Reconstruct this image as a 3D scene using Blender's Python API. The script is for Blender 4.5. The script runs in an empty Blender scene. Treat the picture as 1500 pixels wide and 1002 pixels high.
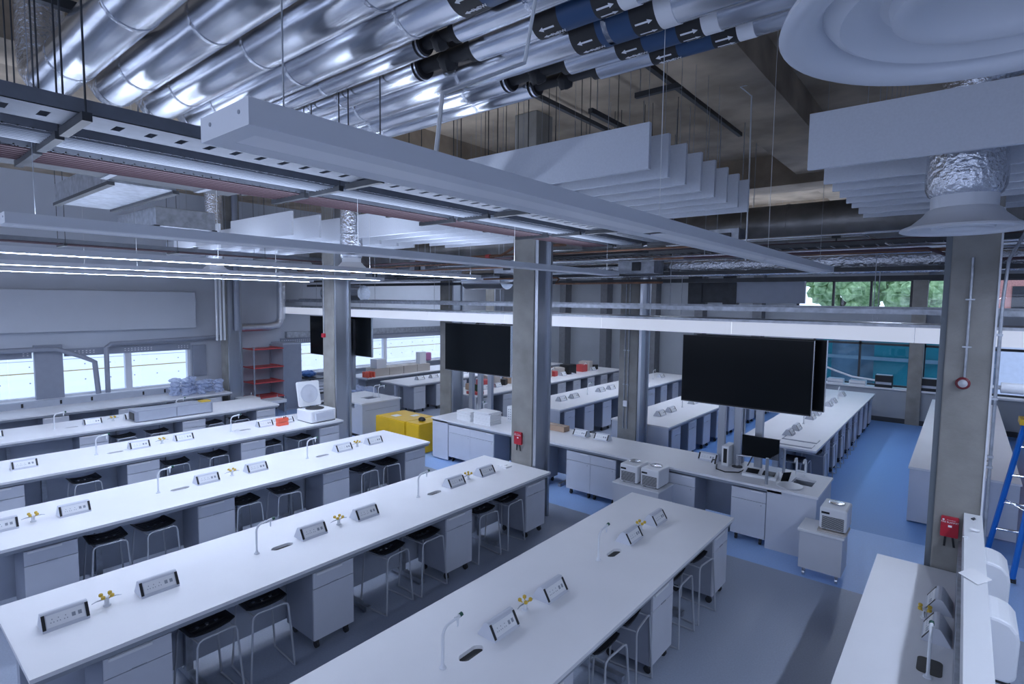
import bpy, math, random
from mathutils import Vector, Matrix
random.seed(7)
S = bpy.context.scene
COL = S.collection

# ---------------------------------------------------------------- camera
FPX, CW, CH = 811.3, 1500.0, 1002.0
YAW, PITCH, ROLL = 0.6845, 0.07533, -0.01173
CAM = Vector((0, 0, 3.5))
_f = Vector((-math.sin(YAW) * math.cos(PITCH), math.cos(YAW) * math.cos(PITCH), -math.sin(PITCH)))
_r = Vector((math.cos(YAW), math.sin(YAW), 0))
_d = _f.cross(_r)
R_ = _r * math.cos(ROLL) + _d * math.sin(ROLL)
D_ = -_r * math.sin(ROLL) + _d * math.cos(ROLL)
cam = bpy.data.objects.new('camera', bpy.data.cameras.new('camera'))
COL.objects.link(cam)
cam.data.sensor_fit = 'HORIZONTAL'
cam.data.sensor_width = 36
cam.data.lens = 36 * FPX / CW
cam.data.clip_start = 0.02
cam.data.clip_end = 200
cam.matrix_world = Matrix(((R_.x, -D_.x, -_f.x, CAM.x), (R_.y, -D_.y, -_f.y, CAM.y), (R_.z, -D_.z, -_f.z, CAM.z), (0, 0, 0, 1)))
S.camera = cam


def visible(x, y, z, m=30):
    """whether a place lies inside the view, so that nothing out of view need be built"""
    v = Vector((x, y, z)) - CAM
    w = v.dot(_f)
    if w < 0.1:
        return False
    px, py = CW / 2 + FPX * v.dot(R_) / w, CH / 2 + FPX * v.dot(D_) / w
    return -m < px < CW + m and -m < py < CH + m


# ---------------------------------------------------------------- world and exposure
w = bpy.data.worlds.new('world')
S.world = w
w.use_nodes = True
nt = w.node_tree
bg = nt.nodes['Background']
bg.inputs['Color'].default_value = (0.62, 0.72, 1.0, 1)
bg.inputs['Strength'].default_value = 1.35
S.view_settings.view_transform = 'Standard'
S.view_settings.look = 'None'
S.view_settings.exposure = 0.92
S.view_settings.gamma = 1.0
S.cycles.use_denoising = True
S.cycles.max_bounces = 8
S.cycles.diffuse_bounces = 5
S.cycles.glossy_bounces = 3
S.cycles.transparent_max_bounces = 10
LED = 30.0
LEDCOL = (0.67, 0.77, 1.0)
ADDED_UP = 9.0


# ---------------------------------------------------------------- materials
def mat(name, col, rough=0.5, metal=0.0, noise=0.0, nscale=8.0, bump=0.0, bscale=40.0, emit=None, es=0.0, spec=0.5, col2=None, stretch=None):
    m = bpy.data.materials.new(name)
    m.use_nodes = True
    n, l = m.node_tree.nodes, m.node_tree.links
    b = n['Principled BSDF']
    b.inputs['Base Color'].default_value = (*col, 1)
    b.inputs['Roughness'].default_value = rough
    b.inputs['Metallic'].default_value = metal
    b.inputs['Specular IOR Level'].default_value = spec
    tc = n.new('ShaderNodeTexCoord')
    vec = tc.outputs['Object']
    if stretch:
        mp = n.new('ShaderNodeMapping')
        mp.inputs['Scale'].default_value = stretch
        l.new(vec, mp.inputs['Vector'])
        vec = mp.outputs['Vector']
    if noise > 0 or col2:
        t = n.new('ShaderNodeTexNoise')
        t.inputs['Scale'].default_value = nscale
        t.inputs['Detail'].default_value = 6
        l.new(vec, t.inputs['Vector'])
        r = n.new('ShaderNodeValToRGB')
        r.color_ramp.elements[0].position = 0.3
        r.color_ramp.elements[1].position = 0.7
        c2 = col2 or tuple(min(1, c * (1 + noise)) for c in col)
        c1 = col if col2 else tuple(c * (1 - noise) for c in col)
        r.color_ramp.elements[0].color = (*c1, 1)
        r.color_ramp.elements[1].color = (*c2, 1)
        l.new(t.outputs['Fac'], r.inputs['Fac'])
        l.new(r.outputs['Color'], b.inputs['Base Color'])
    if bump > 0:
        t2 = n.new('ShaderNodeTexNoise')
        t2.inputs['Scale'].default_value = bscale
        t2.inputs['Detail'].default_value = 4
        l.new(vec, t2.inputs['Vector'])
        bp = n.new('ShaderNodeBump')
        bp.inputs['Strength'].default_value = bump
        bp.inputs['Distance'].default_value = 0.02
        l.new(t2.outputs['Fac'], bp.inputs['Height'])
        l.new(bp.outputs['Normal'], b.inputs['Normal'])
    if emit:
        b.inputs['Emission Color'].default_value = (*emit, 1)
        b.inputs['Emission Strength'].default_value = es
    return m


M = {}
M['top'] = mat('white_worktop', (0.80, 0.81, 0.84), 0.38, noise=0.012, nscale=3)
M['edge'] = mat('worktop_rail_grey', (0.30, 0.33, 0.38), 0.45)
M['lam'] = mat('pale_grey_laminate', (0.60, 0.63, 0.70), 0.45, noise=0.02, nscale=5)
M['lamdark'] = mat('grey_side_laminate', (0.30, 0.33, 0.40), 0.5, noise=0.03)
M['panel'] = mat('grey_bench_panel', (0.42, 0.46, 0.54), 0.5, noise=0.03)
M['white'] = mat('white_plastic', (0.80, 0.82, 0.85), 0.35)
M['paint'] = mat('white_painted_metal', (0.72, 0.75, 0.80), 0.45)
M['paper'] = mat('white_paper', (0.82, 0.83, 0.85), 0.8)
M['black'] = mat('black_plastic', (0.012, 0.013, 0.016), 0.4)
M['rubber'] = mat('dark_rubber', (0.03, 0.032, 0.036), 0.6)
M['seat'] = mat('black_seat_plastic', (0.015, 0.016, 0.02), 0.3)
M['screen'] = mat('black_screen', (0.008, 0.010, 0.012), 0.22, spec=0.12)
M['chrome'] = mat('chrome_tube', (0.70, 0.72, 0.76), 0.25, 1.0)
M['tubegrey'] = mat('grey_painted_tube', (0.50, 0.53, 0.58), 0.35, 0.3)
M['steel'] = mat('brushed_steel', (0.48, 0.51, 0.56), 0.38, 1.0, noise=0.1, nscale=3, stretch=(1, 1, 0.1))
M['galv'] = mat('galvanised_steel', (0.42, 0.45, 0.50), 0.45, 0.85, noise=0.2, nscale=12)
M['traygrey'] = mat('grey_tray_metal', (0.20, 0.22, 0.26), 0.6, 0.4, noise=0.1)
M['darksteel'] = mat('dark_painted_steel', (0.045, 0.05, 0.058), 0.5, noise=0.2)
M['concrete'] = mat('column_concrete', (0.27, 0.265, 0.25), 0.8, noise=0.16, nscale=3.5, bump=0.15, bscale=30)
M['slab'] = mat('soffit_concrete', (0.40, 0.33, 0.25), 0.9, noise=0.3, nscale=1.6, bump=0.2, bscale=10)
M['floor'] = mat('grey_vinyl_floor', (0.35, 0.40, 0.50), 0.42, noise=0.07, nscale=60)
M['blue'] = mat('blue_vinyl_floor', (0.16, 0.33, 0.68), 0.35, noise=0.06, nscale=40)
M['paleblue'] = mat('pale_blue_vinyl', (0.36, 0.55, 0.90), 0.35, noise=0.05, nscale=40)
M['wall'] = mat('pale_wall_paint', (0.55, 0.59, 0.66), 0.7, noise=0.02, nscale=2)
M['wallgrey'] = mat('grey_back_wall', (0.33, 0.36, 0.40), 0.7, noise=0.05, nscale=1.5)
M['walldark'] = mat('dark_upper_wall', (0.16, 0.17, 0.19), 0.8, noise=0.1)
M['base'] = mat('dark_skirting', (0.05, 0.055, 0.065), 0.6)
M['baffle'] = mat('white_felt_baffle', (0.66, 0.70, 0.77), 0.9, noise=0.03, nscale=60)
M['foil'] = mat('foil_insulation', (0.72, 0.75, 0.81), 0.22, 0.95, noise=0.05, nscale=4, bump=0.25, bscale=6, stretch=(0.25, 1, 1))
M['crinkle'] = mat('crinkled_foil', (0.76, 0.79, 0.85), 0.2, 0.95, bump=1.0, bscale=26)
M['ductdark'] = mat('dull_duct_metal', (0.24, 0.235, 0.23), 0.42, 0.8, noise=0.25, nscale=3, bump=0.2, bscale=12)
M['lag'] = mat('black_lagging', (0.02, 0.02, 0.022), 0.55)
M['tape'] = mat('blue_band_tape', (0.02, 0.065, 0.16), 0.4)
M['trimgrey'] = mat('grey_cover_strip', (0.14, 0.165, 0.19), 0.45)
M['red'] = mat('red_case', (0.45, 0.015, 0.035), 0.35)
M['maroon'] = mat('dark_red_ring', (0.16, 0.02, 0.03), 0.4)
M['dome'] = mat('grey_dome', (0.45, 0.46, 0.50), 0.15)
M['redpaint'] = mat('red_painted_frame', (0.55, 0.08, 0.08), 0.45)
M['orange'] = mat('orange_plastic', (0.85, 0.14, 0.08), 0.4)
M['yellow'] = mat('yellow_painted_steel', (0.80, 0.50, 0.02), 0.4, noise=0.03)
M['knob'] = mat('yellow_knob', (0.62, 0.42, 0.05), 0.4)
M['green'] = mat('green_knob', (0.02, 0.10, 0.07), 0.4)
M['ladder'] = mat('blue_fibreglass', (0.01, 0.17, 0.62), 0.4)
M['card'] = mat('brown_cardboard', (0.46, 0.33, 0.24), 0.8, noise=0.06)
M['wood'] = mat('pale_board', (0.50, 0.46, 0.42), 0.6)
M['bluecloth'] = mat('blue_bag_plastic', (0.06, 0.16, 0.42), 0.5, noise=0.3)
M['cable'] = mat('white_cable', (0.70, 0.72, 0.74), 0.5)
M['redcable'] = mat('red_cable', (0.085, 0.05, 0.06), 0.6)
M['copper'] = mat('rusty_pipe', (0.20, 0.10, 0.06), 0.6, noise=0.3)
M['hoard'] = mat('white_hoarding', (0.92, 0.92, 0.90), 0.7)
_n, _l = M['hoard'].node_tree.nodes, M['hoard'].node_tree.links
_t = _n.new('ShaderNodeBsdfTranslucent'); _t.inputs[0].default_value = (0.95, 0.94, 0.90, 1)
_m = _n.new('ShaderNodeMixShader'); _m.inputs[0].default_value = 0.7
_l.new(_n['Principled BSDF'].outputs[0], _m.inputs[1]); _l.new(_t.outputs[0], _m.inputs[2]); _l.new(_m.outputs[0], _n['Material Output'].inputs[0])
M['bark'] = mat('tree_bark', (0.12, 0.10, 0.09), 0.9, noise=0.3)
M['leaf'] = mat('tree_leaves', (0.10, 0.22, 0.07), 0.7, col2=(0.45, 0.62, 0.32), nscale=5)
M['brick'] = mat('red_brick', (0.42, 0.20, 0.17), 0.9, noise=0.2, nscale=20)
M['stone'] = mat('pale_paving', (0.62, 0.65, 0.70), 0.8, noise=0.05)
M['teal'] = mat('teal_glazing_panel', (0.03, 0.22, 0.25), 0.35, noise=0.15, nscale=1.5)
M['street'] = mat('dark_street_wall', (0.17, 0.20, 0.25), 0.8, noise=0.5, nscale=1.0)
M['led'] = mat('lit_diffuser', (0.9, 0.92, 0.95), 0.5, emit=LEDCOL, es=LED)
M['opal'] = mat('unlit_diffuser', (0.86, 0.88, 0.92), 0.4)
M['fascia_glow'] = mat('white_fascia_added_glow', (0.80, 0.81, 0.84), 0.5, emit=(0.78, 0.84, 1.0), es=0.22)  # brightness put into the white panels as a weak emission
M['added_uplight'] = mat('added_uplight_strip', (0.9, 0.92, 0.95), 0.5, emit=LEDCOL, es=ADDED_UP)  # for the upward strips added to brighten the ceiling
M['plant'] = mat('plant_leaf', (0.05, 0.10, 0.04), 0.6)
M['bag'] = mat('clear_plastic_bag', (0.55, 0.64, 0.85), 0.15, noise=0.12, nscale=10, bump=1.0, bscale=14)
M['bag'].node_tree.nodes['Principled BSDF'].inputs['Alpha'].default_value = 0.6
M['pinkbag'] = mat('pink_cloth', (0.50, 0.20, 0.38), 0.7)


def glassmat(name, tint, refl=0.12):
    m = bpy.data.materials.new(name)
    m.use_nodes = True
    n, l = m.node_tree.nodes, m.node_tree.links
    n.remove(n['Principled BSDF'])
    t = n.new('ShaderNodeBsdfTransparent'); t.inputs[0].default_value = (*tint, 1)
    g = n.new('ShaderNodeBsdfGlossy'); g.inputs['Roughness'].default_value = 0.02
    lw = n.new('ShaderNodeLayerWeight'); lw.inputs[0].default_value = 0.25
    f = n.new('ShaderNodeMath'); f.operation = 'MULTIPLY_ADD'; f.inputs[1].default_value = 0.25; f.inputs[2].default_value = 0.03
    l.new(lw.outputs['Facing'], f.inputs[0])
    mx = n.new('ShaderNodeMixShader')
    l.new(f.outputs[0], mx.inputs[0]); l.new(t.outputs[0], mx.inputs[1]); l.new(g.outputs[0], mx.inputs[2])
    l.new(mx.outputs[0], n['Material Output'].inputs[0])
    return m


M['glass'] = glassmat('clear_glass', (0.93, 0.97, 1.0))
M['tealglass'] = glassmat('teal_glass', (0.66, 0.86, 0.92))


# ---------------------------------------------------------------- mesh helper
class MB:
    def __init__(s):
        s.v, s.f = [], []

    def box(s, x0, y0, z0, x1, y1, z1):
        x0, x1 = min(x0, x1), max(x0, x1); y0, y1 = min(y0, y1), max(y0, y1); z0, z1 = min(z0, z1), max(z0, z1)
        i = len(s.v)
        s.v += [(x0, y0, z0), (x1, y0, z0), (x1, y1, z0), (x0, y1, z0), (x0, y0, z1), (x1, y0, z1), (x1, y1, z1), (x0, y1, z1)]
        s.f += [tuple(i + k for k in q) for q in ((0, 3, 2, 1), (4, 5, 6, 7), (0, 1, 5, 4), (1, 2, 6, 5), (2, 3, 7, 6), (3, 0, 4, 7))]
        return s

    def rbox(s, x0, y0, z0, x1, y1, z1, r, n=5, axis='z'):
        """a box whose corners are rounded about one axis"""
        def ring(a0, b0, a1, b1):
            pts = []
            for ca, cb, st in ((a1 - r, b1 - r, 0), (a0 + r, b1 - r, 90), (a0 + r, b0 + r, 180), (a1 - r, b0 + r, 270)):
                for k in range(n + 1):
                    t = math.radians(st + 90 * k / n)
                    pts.append((ca + r * math.cos(t), cb + r * math.sin(t)))
            return pts
        if axis == 'z':
            s.extrude([(a, b, z0) for a, b in ring(x0, y0, x1, y1)], (0, 0, z1 - z0))
        elif axis == 'y':
            s.extrude([(a, y0, b) for a, b in ring(x0, z0, x1, z1)], (0, y1 - y0, 0))
        else:
            s.extrude([(x0, a, b) for a, b in ring(y0, z0, y1, z1)], (x1 - x0, 0, 0))
        return s

    def extrude(s, pts, d):
        i, n = len(s.v), len(pts)
        s.v += [tuple(p) for p in pts] + [(p[0] + d[0], p[1] + d[1], p[2] + d[2]) for p in pts]
        s.f += [tuple(range(i + n - 1, i - 1, -1)), tuple(range(i + n, i + 2 * n))]
        s.f += [(i + k, i + (k + 1) % n, i + n + (k + 1) % n, i + n + k) for k in range(n)]
        return s

    def tube(s, path, r, n=8, caps=True):
        P = [Vector(p) for p in path]
        rr = r if isinstance(r, (list, tuple)) else [r] * len(P)
        i = len(s.v)
        prev = None
        for k, p in enumerate(P):
            t = (P[min(k + 1, len(P) - 1)] - P[max(k - 1, 0)]).normalized()
            if prev is None:
                a = t.orthogonal().normalized()
            else:
                a = prev - t * prev.dot(t)
                a = a.normalized() if a.length > 1e-6 else t.orthogonal().normalized()
            prev = a
            b = t.cross(a)
            for j in range(n):
                an = 2 * math.pi * j / n
                s.v.append(tuple(p + (a * math.cos(an) + b * math.sin(an)) * rr[k]))
        for k in range(len(P) - 1):
            for j in range(n):
                o = i + k * n
                s.f.append((o + j, o + (j + 1) % n, o + n + (j + 1) % n, o + n + j))
        if caps:
            s.f.append(tuple(i + j for j in range(n - 1, -1, -1)))
            s.f.append(tuple(i + (len(P) - 1) * n + j for j in range(n)))
        return s

    def lathe(s, prof, c, n=32, cap=True):
        i = len(s.v)
        for r, z in prof:
            for j in range(n):
                a = 2 * math.pi * j / n
                s.v.append((c[0] + r * math.cos(a), c[1] + r * math.sin(a), c[2] + z))
        for k in range(len(prof) - 1):
            for j in range(n):
                o = i + k * n
                s.f.append((o + j, o + (j + 1) % n, o + n + (j + 1) % n, o + n + j))
        if cap:
            s.f.append(tuple(i + j for j in range(n - 1, -1, -1)))
            s.f.append(tuple(i + (len(prof) - 1) * n + j for j in range(n)))
        return s

    def quad(s, a, b, c, d):
        i = len(s.v)
        s.v += [tuple(a), tuple(b), tuple(c), tuple(d)]
        s.f.append((i, i + 1, i + 2, i + 3))
        return s

    def blob(s, c, r, n=10, jit=0.25, seed=0, sq=(1, 1, 1)):
        rnd = random.Random(seed)
        i = len(s.v)
        m = n // 2
        for a in range(1, m):
            th = math.pi * a / m
            for b in range(n):
                ph = 2 * math.pi * b / n
                q = r * (1 + rnd.uniform(-jit, jit))
                s.v.append((c[0] + sq[0] * q * math.sin(th) * math.cos(ph), c[1] + sq[1] * q * math.sin(th) * math.sin(ph), c[2] + sq[2] * q * math.cos(th)))
        t = len(s.v); s.v.append((c[0], c[1], c[2] + r * sq[2])); s.v.append((c[0], c[1], c[2] - r * sq[2]))
        for a in range(m - 2):
            for b in range(n):
                s.f.append((i + a * n + b, i + (a + 1) * n + b, i + (a + 1) * n + (b + 1) % n, i + a * n + (b + 1) % n))
        for b in range(n):
            s.f.append((t, i + b, i + (b + 1) % n))
            o = i + (m - 2) * n
            s.f.append((t + 1, o + (b + 1) % n, o + b))
        return s

    def build(s, name, m, parent=None, smooth=False, bevel=0.0, off=(0, 0, 0)):
        me = bpy.data.meshes.new(name)
        if off != (0, 0, 0):
            s.v = [(a - off[0], b - off[1], c - off[2]) for a, b, c in s.v]
        me.from_pydata(s.v, [], s.f)
        me.materials.append(M[m] if isinstance(m, str) else m)
        if smooth:
            me.polygons.foreach_set('use_smooth', [True] * len(me.polygons))
            me.set_sharp_from_angle(angle=math.radians(40))
        o = bpy.data.objects.new(name, me)
        COL.objects.link(o)
        if parent:
            o.parent = parent
        else:
            o.location = off
        if bevel > 0:
            md = o.modifiers.new('bevel', 'BEVEL')
            md.width = bevel
            md.segments = 2
            md.limit_method = 'ANGLE'
        return o


def tag(o, label, cat, group=None):
    o['label'] = label
    o['category'] = cat
    if group:
        o['group'] = group
    return o


def struct(o, label=None):
    o['kind'] = 'structure'
    if label:
        o['label'] = label
    return o


def thing(name, label, cat, loc=(0, 0, 0), group=None, rz=0.0):
    o = bpy.data.objects.new(name, None)
    o.empty_display_size = 0.1
    COL.objects.link(o)
    o.location = loc
    o.rotation_euler = (0, 0, rz)
    return tag(o, label, cat, group)


def dup(root, loc, label, group=None, rz=None):
    r = root.copy()
    COL.objects.link(r)
    r.location = loc
    if rz is not None:
        r.rotation_euler = (0, 0, rz)
    r['label'] = label
    if group:
        r['group'] = group
    for ch in root.children:
        c = ch.copy(); COL.objects.link(c); c.parent = r
        for g in ch.children:
            d = g.copy(); COL.objects.link(d); d.parent = c
    return r


def text(body, size, m, parent, loc, rot=(math.pi / 2, 0, 0), name='lettering', ext=0.0008):
    cu = bpy.data.curves.new(name, 'FONT')
    cu.body = body
    cu.size = size
    cu.extrude = ext
    cu.align_x = 'CENTER'
    cu.align_y = 'CENTER'
    cu.materials.append(M[m])
    tmp = bpy.data.objects.new('tmp_text', cu)
    me = bpy.data.meshes.new_from_object(tmp)
    bpy.data.objects.remove(tmp)
    me.name = name
    o = bpy.data.objects.new(name, me)
    COL.objects.link(o)
    o.parent = parent
    o.location = loc
    o.rotation_euler = rot
    return o


ORD = ['first', 'second', 'third', 'fourth', 'fifth', 'sixth', 'seventh', 'eighth', 'ninth', 'tenth', 'eleventh', 'twelfth', 'thirteenth', 'fourteenth']


def once(maker):
    """makes a thing the first time and copies it afterwards"""
    store = {}

    def go(loc, label, group=None, rz=0.0, key='', **kw):
        if key not in store:
            o = maker(key, **kw) if key else maker(**kw)
            store[key] = o
            o.location = loc
            o.rotation_euler = (0, 0, rz)
            o['label'] = label
            if group:
                o['group'] = group
            return o
        return dup(store[key], loc, label, group, rz)
    return go


# ================================================================ THE SETTING
XL, YB, XR, YF = -17.0, 20.2, 5.0, -3.0
ZC = 6.35
struct(MB().box(XL, YF, -0.1, XR, 7.7, 0).build('floor', 'floor'), 'grey vinyl floor between the long benches')
struct(MB().box(XL, 7.7, -0.1, XR, 9.9, 0).build('floor', 'paleblue'), 'pale blue vinyl floor of the walkway')
struct(MB().box(-7.0, 9.9, -0.1, XR, YB, 0).build('floor', 'blue'), 'blue vinyl floor of the rear laboratory aisle')
struct(MB().box(XL, 9.9, -0.1, -7.0, YB, 0).build('floor', 'floor'), 'grey vinyl floor of the rear left area')
c = MB()
c.box(XL, YF, ZC, XR, YB, ZC + 0.3)
struct(c.build('ceiling', 'slab'), 'bare concrete ceiling slab')
for k, x in enumerate((-1.8, -7.2, -12.6)):
    b = MB().box(x - 0.8, YF, 5.92, x, YB, ZC)
    struct(b.build('beam', 'slab'), 'concrete downstand beam')
for k, y in enumerate((11.6, 17.2)):
    b = MB().box(XL, y, 5.75, XR, y + 0.8, ZC)
    struct(b.build('beam', 'slab'), 'concrete cross beam')

# left wall with its strip of windows
wl = MB()
wl.box(XL - 0.25, YF, 0, XL, YB, 1.02)
wl.box(XL - 0.25, YF, 2.18, XL, YB, ZC)
for a, b_ in ((YF, -1.0), (6.35, 9.0), (16.3, YB)):
    wl.box(XL - 0.25, a, 1.02, XL, b_, 2.18)
struct(wl.build('wall_left', 'wall'), 'pale wall above and below the left windows')
wi = 1
for a, b_ in ((-1.0, 2.2), (2.2, 4.85), (4.85, 6.35), (9.0, 11.2), (11.2, 13.2), (13.2, 16.3)):
    f = MB()
    f.box(XL - 0.12, a, 1.02, XL + 0.02, a + 0.07, 2.18)
    f.box(XL - 0.12, b_ - 0.07, 1.02, XL + 0.02, b_, 2.18)
    f.box(XL - 0.12, a + 0.07, 1.02, XL + 0.02, b_ - 0.07, 1.07)
    f.box(XL - 0.12, a + 0.07, 2.13, XL + 0.02, b_ - 0.07, 2.18)
    o = struct(f.build('window_%d' % wi, 'paint'), 'window in the left wall')
    MB().box(XL - 0.07, a + 0.07, 1.07, XL - 0.06, b_ - 0.07, 2.13).build('pane', 'glass', o)
    wi += 1
s_ = MB().box(XL, -1.0, 0.98, XL + 0.22, 6.35, 1.02)
struct(s_.build('trim_1', 'white'), 'window sill of the left wall')
s_ = MB().box(XL, 9.0, 0.98, XL + 0.22, 16.3, 1.02)
struct(s_.build('trim_2', 'white'), 'far window sill of the left wall')

for a, b_, nm in ((-1.0, 2.9, 'near'), (3.5, 6.35, 'middle'), (9.0, 16.3, 'far')):
    t = thing('perforated_screen', 'grey perforated metal strip across the heads of the left windows, %s part' % nm, 'screen', (XL + 0.05, a, 2.0))
    MB().box(0, 0, 0, 0.006, b_ - a, 0.19).build('sheet', 'lamdark', t)
    m = MB()
    y = 0.06
    while y < b_ - a - 0.06:
        if int(y / 0.62) % 2 == 0 or nm == 'far':
            for z in (0.06, 0.11):
                m.box(0.006, y, z, 0.009, y + 0.03, z + 0.02)
        y += 0.075
    m.build('daylight_dots', 'paper', t)['kind'] = 'stuff'  # white boxes standing in for daylight through the holes

# back wall with lower and upper windows
wb = MB()
lo0, lo1, up0, up1 = 1.02, 2.75, 3.35, 4.25
wb.box(XL, YB, 0, XR, YB + 0.25, lo0)
wb.box(XL, YB, lo0, -3.75, YB + 0.25, up0)
wb.box(-3.75, YB, lo1, XR, YB + 0.25, up0)
wb.box(XL, YB, up0, -4.3, YB + 0.25, ZC)
wb.box(-4.3, YB, up1, XR, YB + 0.25, ZC)
wb.box(2.6, YB, lo0, XR, YB + 0.25, lo1)
wb.box(2.6, YB, up0, XR, YB + 0.25, up1)
struct(wb.build('wall_back', 'wallgrey'), 'grey wall at the far end of the room')
for (a, b_, z0, z1, g) in ((-3.75, -1.2, lo0, lo1, 'tealglass'), (-0.86, 0.35, lo0, lo1, 'tealglass'), (0.35, 2.6, lo0, lo1, 'glass'),
                           (-4.3, -1.26, up0, up1, 'glass'), (-0.92, 2.6, up0, up1, 'glass')):
    f = MB()
    f.box(a, YB - 0.02, z0, b_, YB + 0.1, z0 + 0.05)
    f.box(a, YB - 0.02, z1 - 0.05, b_, YB + 0.1, z1)
    if z0 < 2:
        f.box(a, YB - 0.02, 2.26, b_, YB + 0.1, 2.33)
    n = max(1, round((b_ - a) / 1.15))
    for k in range(n + 1):
        x = a + (b_ - a) * k / n
        f.box(x - 0.03, YB - 0.02, z0, x + 0.03, YB + 0.1, z1)
    o = struct(f.build('window_%d' % wi, 'darksteel'), 'dark framed window in the far wall')
    MB().box(a, YB + 0.03, z0 + 0.05, b_, YB + 0.04, z1 - 0.05).build('pane', g, o)
    wi += 1
struct(MB().box(-4.2, YB - 0.42, 0.97, XR, YB, 1.02).build('trim_3', 'white'), 'white sill under the far windows')
struct(MB().box(-4.2, YB - 0.38, 0, XR, YB - 0.34, 0.97).build('trim_4', 'wallgrey'), 'grey panelling under the far sill')
struct(MB().box(-4.2, YB - 0.41, 0, XR, YB - 0.38, 0.14).build('baseboard_back', 'base'))
for k, (x, wd) in enumerate(((-1.2, 0.34), (-5.6, 0.3), (-7.6, 0.3), (-9.4, 0.3), (-11.5, 0.3), (-13.5, 0.3))):
    struct(MB().box(x, YB - 0.45, 0, x + wd, YB + 0.05, ZC).build('column', 'concrete' if k == 0 else 'walldark'), 'column against the far wall')
# right and rear walls, out of view; rear one added to darken the foreground
struct(MB().box(XR, YF, 0, XR + 0.2, YB, ZC).build('wall_right', 'wall'), 'wall on the right')

wf = MB()  # added out of view to cut the ambient light on the foreground
wf.box(XL, YF - 0.2, 0, XR, YF, 2.3).box(XL, YF - 0.2, 4.6, XR, YF, ZC)
for x_ in (XL, -11, -5, 1, XR - 0.4):
    wf.box(x_, YF - 0.2, 2.3, x_ + 0.4, YF, 4.6)
struct(wf.build('wall_front', 'wall'), 'unseen wall added behind the camera, with a band of openings')


def ztop(x):
    return 5.915 if any(a - 0.82 < x < a + 0.02 for a in (-1.8, -7.2, -12.6)) else ZC - 0.003


# outside: paving, hoarding, street wall, trees
struct(MB().box(-60, -40, -0.6, 60, 60, -0.5).build('ground', 'stone'), 'pale paving outside')
h = MB()
for k in range(9):
    y = -6 + k * 2.9
    h.quad((XL - 1.55, y + 0.012, -0.5), (XL - 1.55, y + 2.888, -0.5), (XL - 1.55, y + 2.888, 3.6), (XL - 1.55, y + 0.012, 3.6))
hb = tag(h.build('hoarding', 'hoard'), 'white site hoarding boards outside the left windows', 'hoarding')
h = MB(); h.box(XL - 1.55, -6, 1.46, XL - 1.54, 20, 1.485)
h.build('stripe', 'knob', hb)['label'] = 'thin yellow line across the boards'
h = MB(); h.box(XL - 1.55, -6, 1.78, XL - 1.542, 20, 1.792)
for k in range(45):
    for z in (1.2, 1.62, 1.97):
        y = -5.6 + k * 0.58
        h.box(XL - 1.55, y, z, XL - 1.54, y + 0.03, z + 0.03)
h.build('fixings', 'edge', hb)
o = thing('street_wall', 'dark low street wall with teal glass panels seen through the far windows', 'wall')
MB().box(-9, 24, -0.5, 0.9, 24.3, 2.55).build('wall_face', 'street', o)
MB().box(-4.1, 23.7, -0.5, -3.8, 23.75, 3.2).box(-2.46, 23.7, -0.5, -1.42, 23.75, 3.2).box(-1.1, 23.7, -0.5, 0.4, 23.75, 3.2).build('teal_panel', 'teal', o)
MB().box(-9, 23.6, 1.5, 0.9, 23.65, 1.62).build('rail', 'edge', o)
o = thing('brick_building', 'red brick building beyond the far right upper window', 'building')
MB().box(-1.4, 34, -0.5, 7.0, 38, 9).build('facade', 'brick', o)
MB().box(-0.2, 33.95, 3.2, 0.6, 33.99, 4.4).box(1.6, 33.95, 3.2, 2.4, 33.99, 4.4).build('window', 'black', o)
struct(MB().box(0.75, 27, -0.5, 9, 27.6, 2.15).build('ground', 'stone'), 'pale paved terrace beyond the right window')
for k, (x, y, r, lab) in enumerate(((-8.4, 30, 1.9, 'leftmost bright green tree seen through the upper far window'), (-4.6, 31, 1.8, 'middle bright green tree seen through the upper far window'),
                                   (-1.7, 31, 1.2, 'rightmost bright green tree seen through the upper far window'))):
    t = thing('tree', lab, 'tree', (x, y, -0.5), 'trees outside the far windows')
    MB().tube([(0, 0, 0), (0.1, 0, 2.5), (0, 0.1, 4.3)], [0.3, 0.25, 0.2], 10).build('trunk', 'bark', t, True)
    cr = MB()
    rnd = random.Random(k)
    for q in range(70):
        a = Vector((rnd.gauss(0, 1), rnd.gauss(0, 1), rnd.gauss(0, 0.8))).normalized() * r * rnd.uniform(0.4, 1)
        cr.blob((a.x, a.y, 4.8 + a.z * 0.8), rnd.uniform(0.25, 0.5), 8, 0.35, q)
    cr.build('crown', 'leaf', t)

# ================================================================ CONCRETE COLUMNS
def column(x, y, wdt, dep, label, steel=True):
    o = struct(MB().box(x, y, 0, x + wdt, y + dep, ZC).build('column', 'concrete', bevel=0.012), label)
    if steel:
        m = MB()
        m.box(x + wdt, y + 0.02, 0.0, x + wdt + 0.06, y + 0.05, 5.6)
        m.box(x + wdt, y + dep - 0.07, 0.0, x + wdt + 0.06, y + dep - 0.02, 5.6)
        m.box(x + wdt, y + 0.05, 0.0, x + wdt + 0.015, y + dep - 0.07, 5.6)
        m.build('channel', 'steel', o)['label'] = 'steel channel on the side of the column'
    return o


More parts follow.
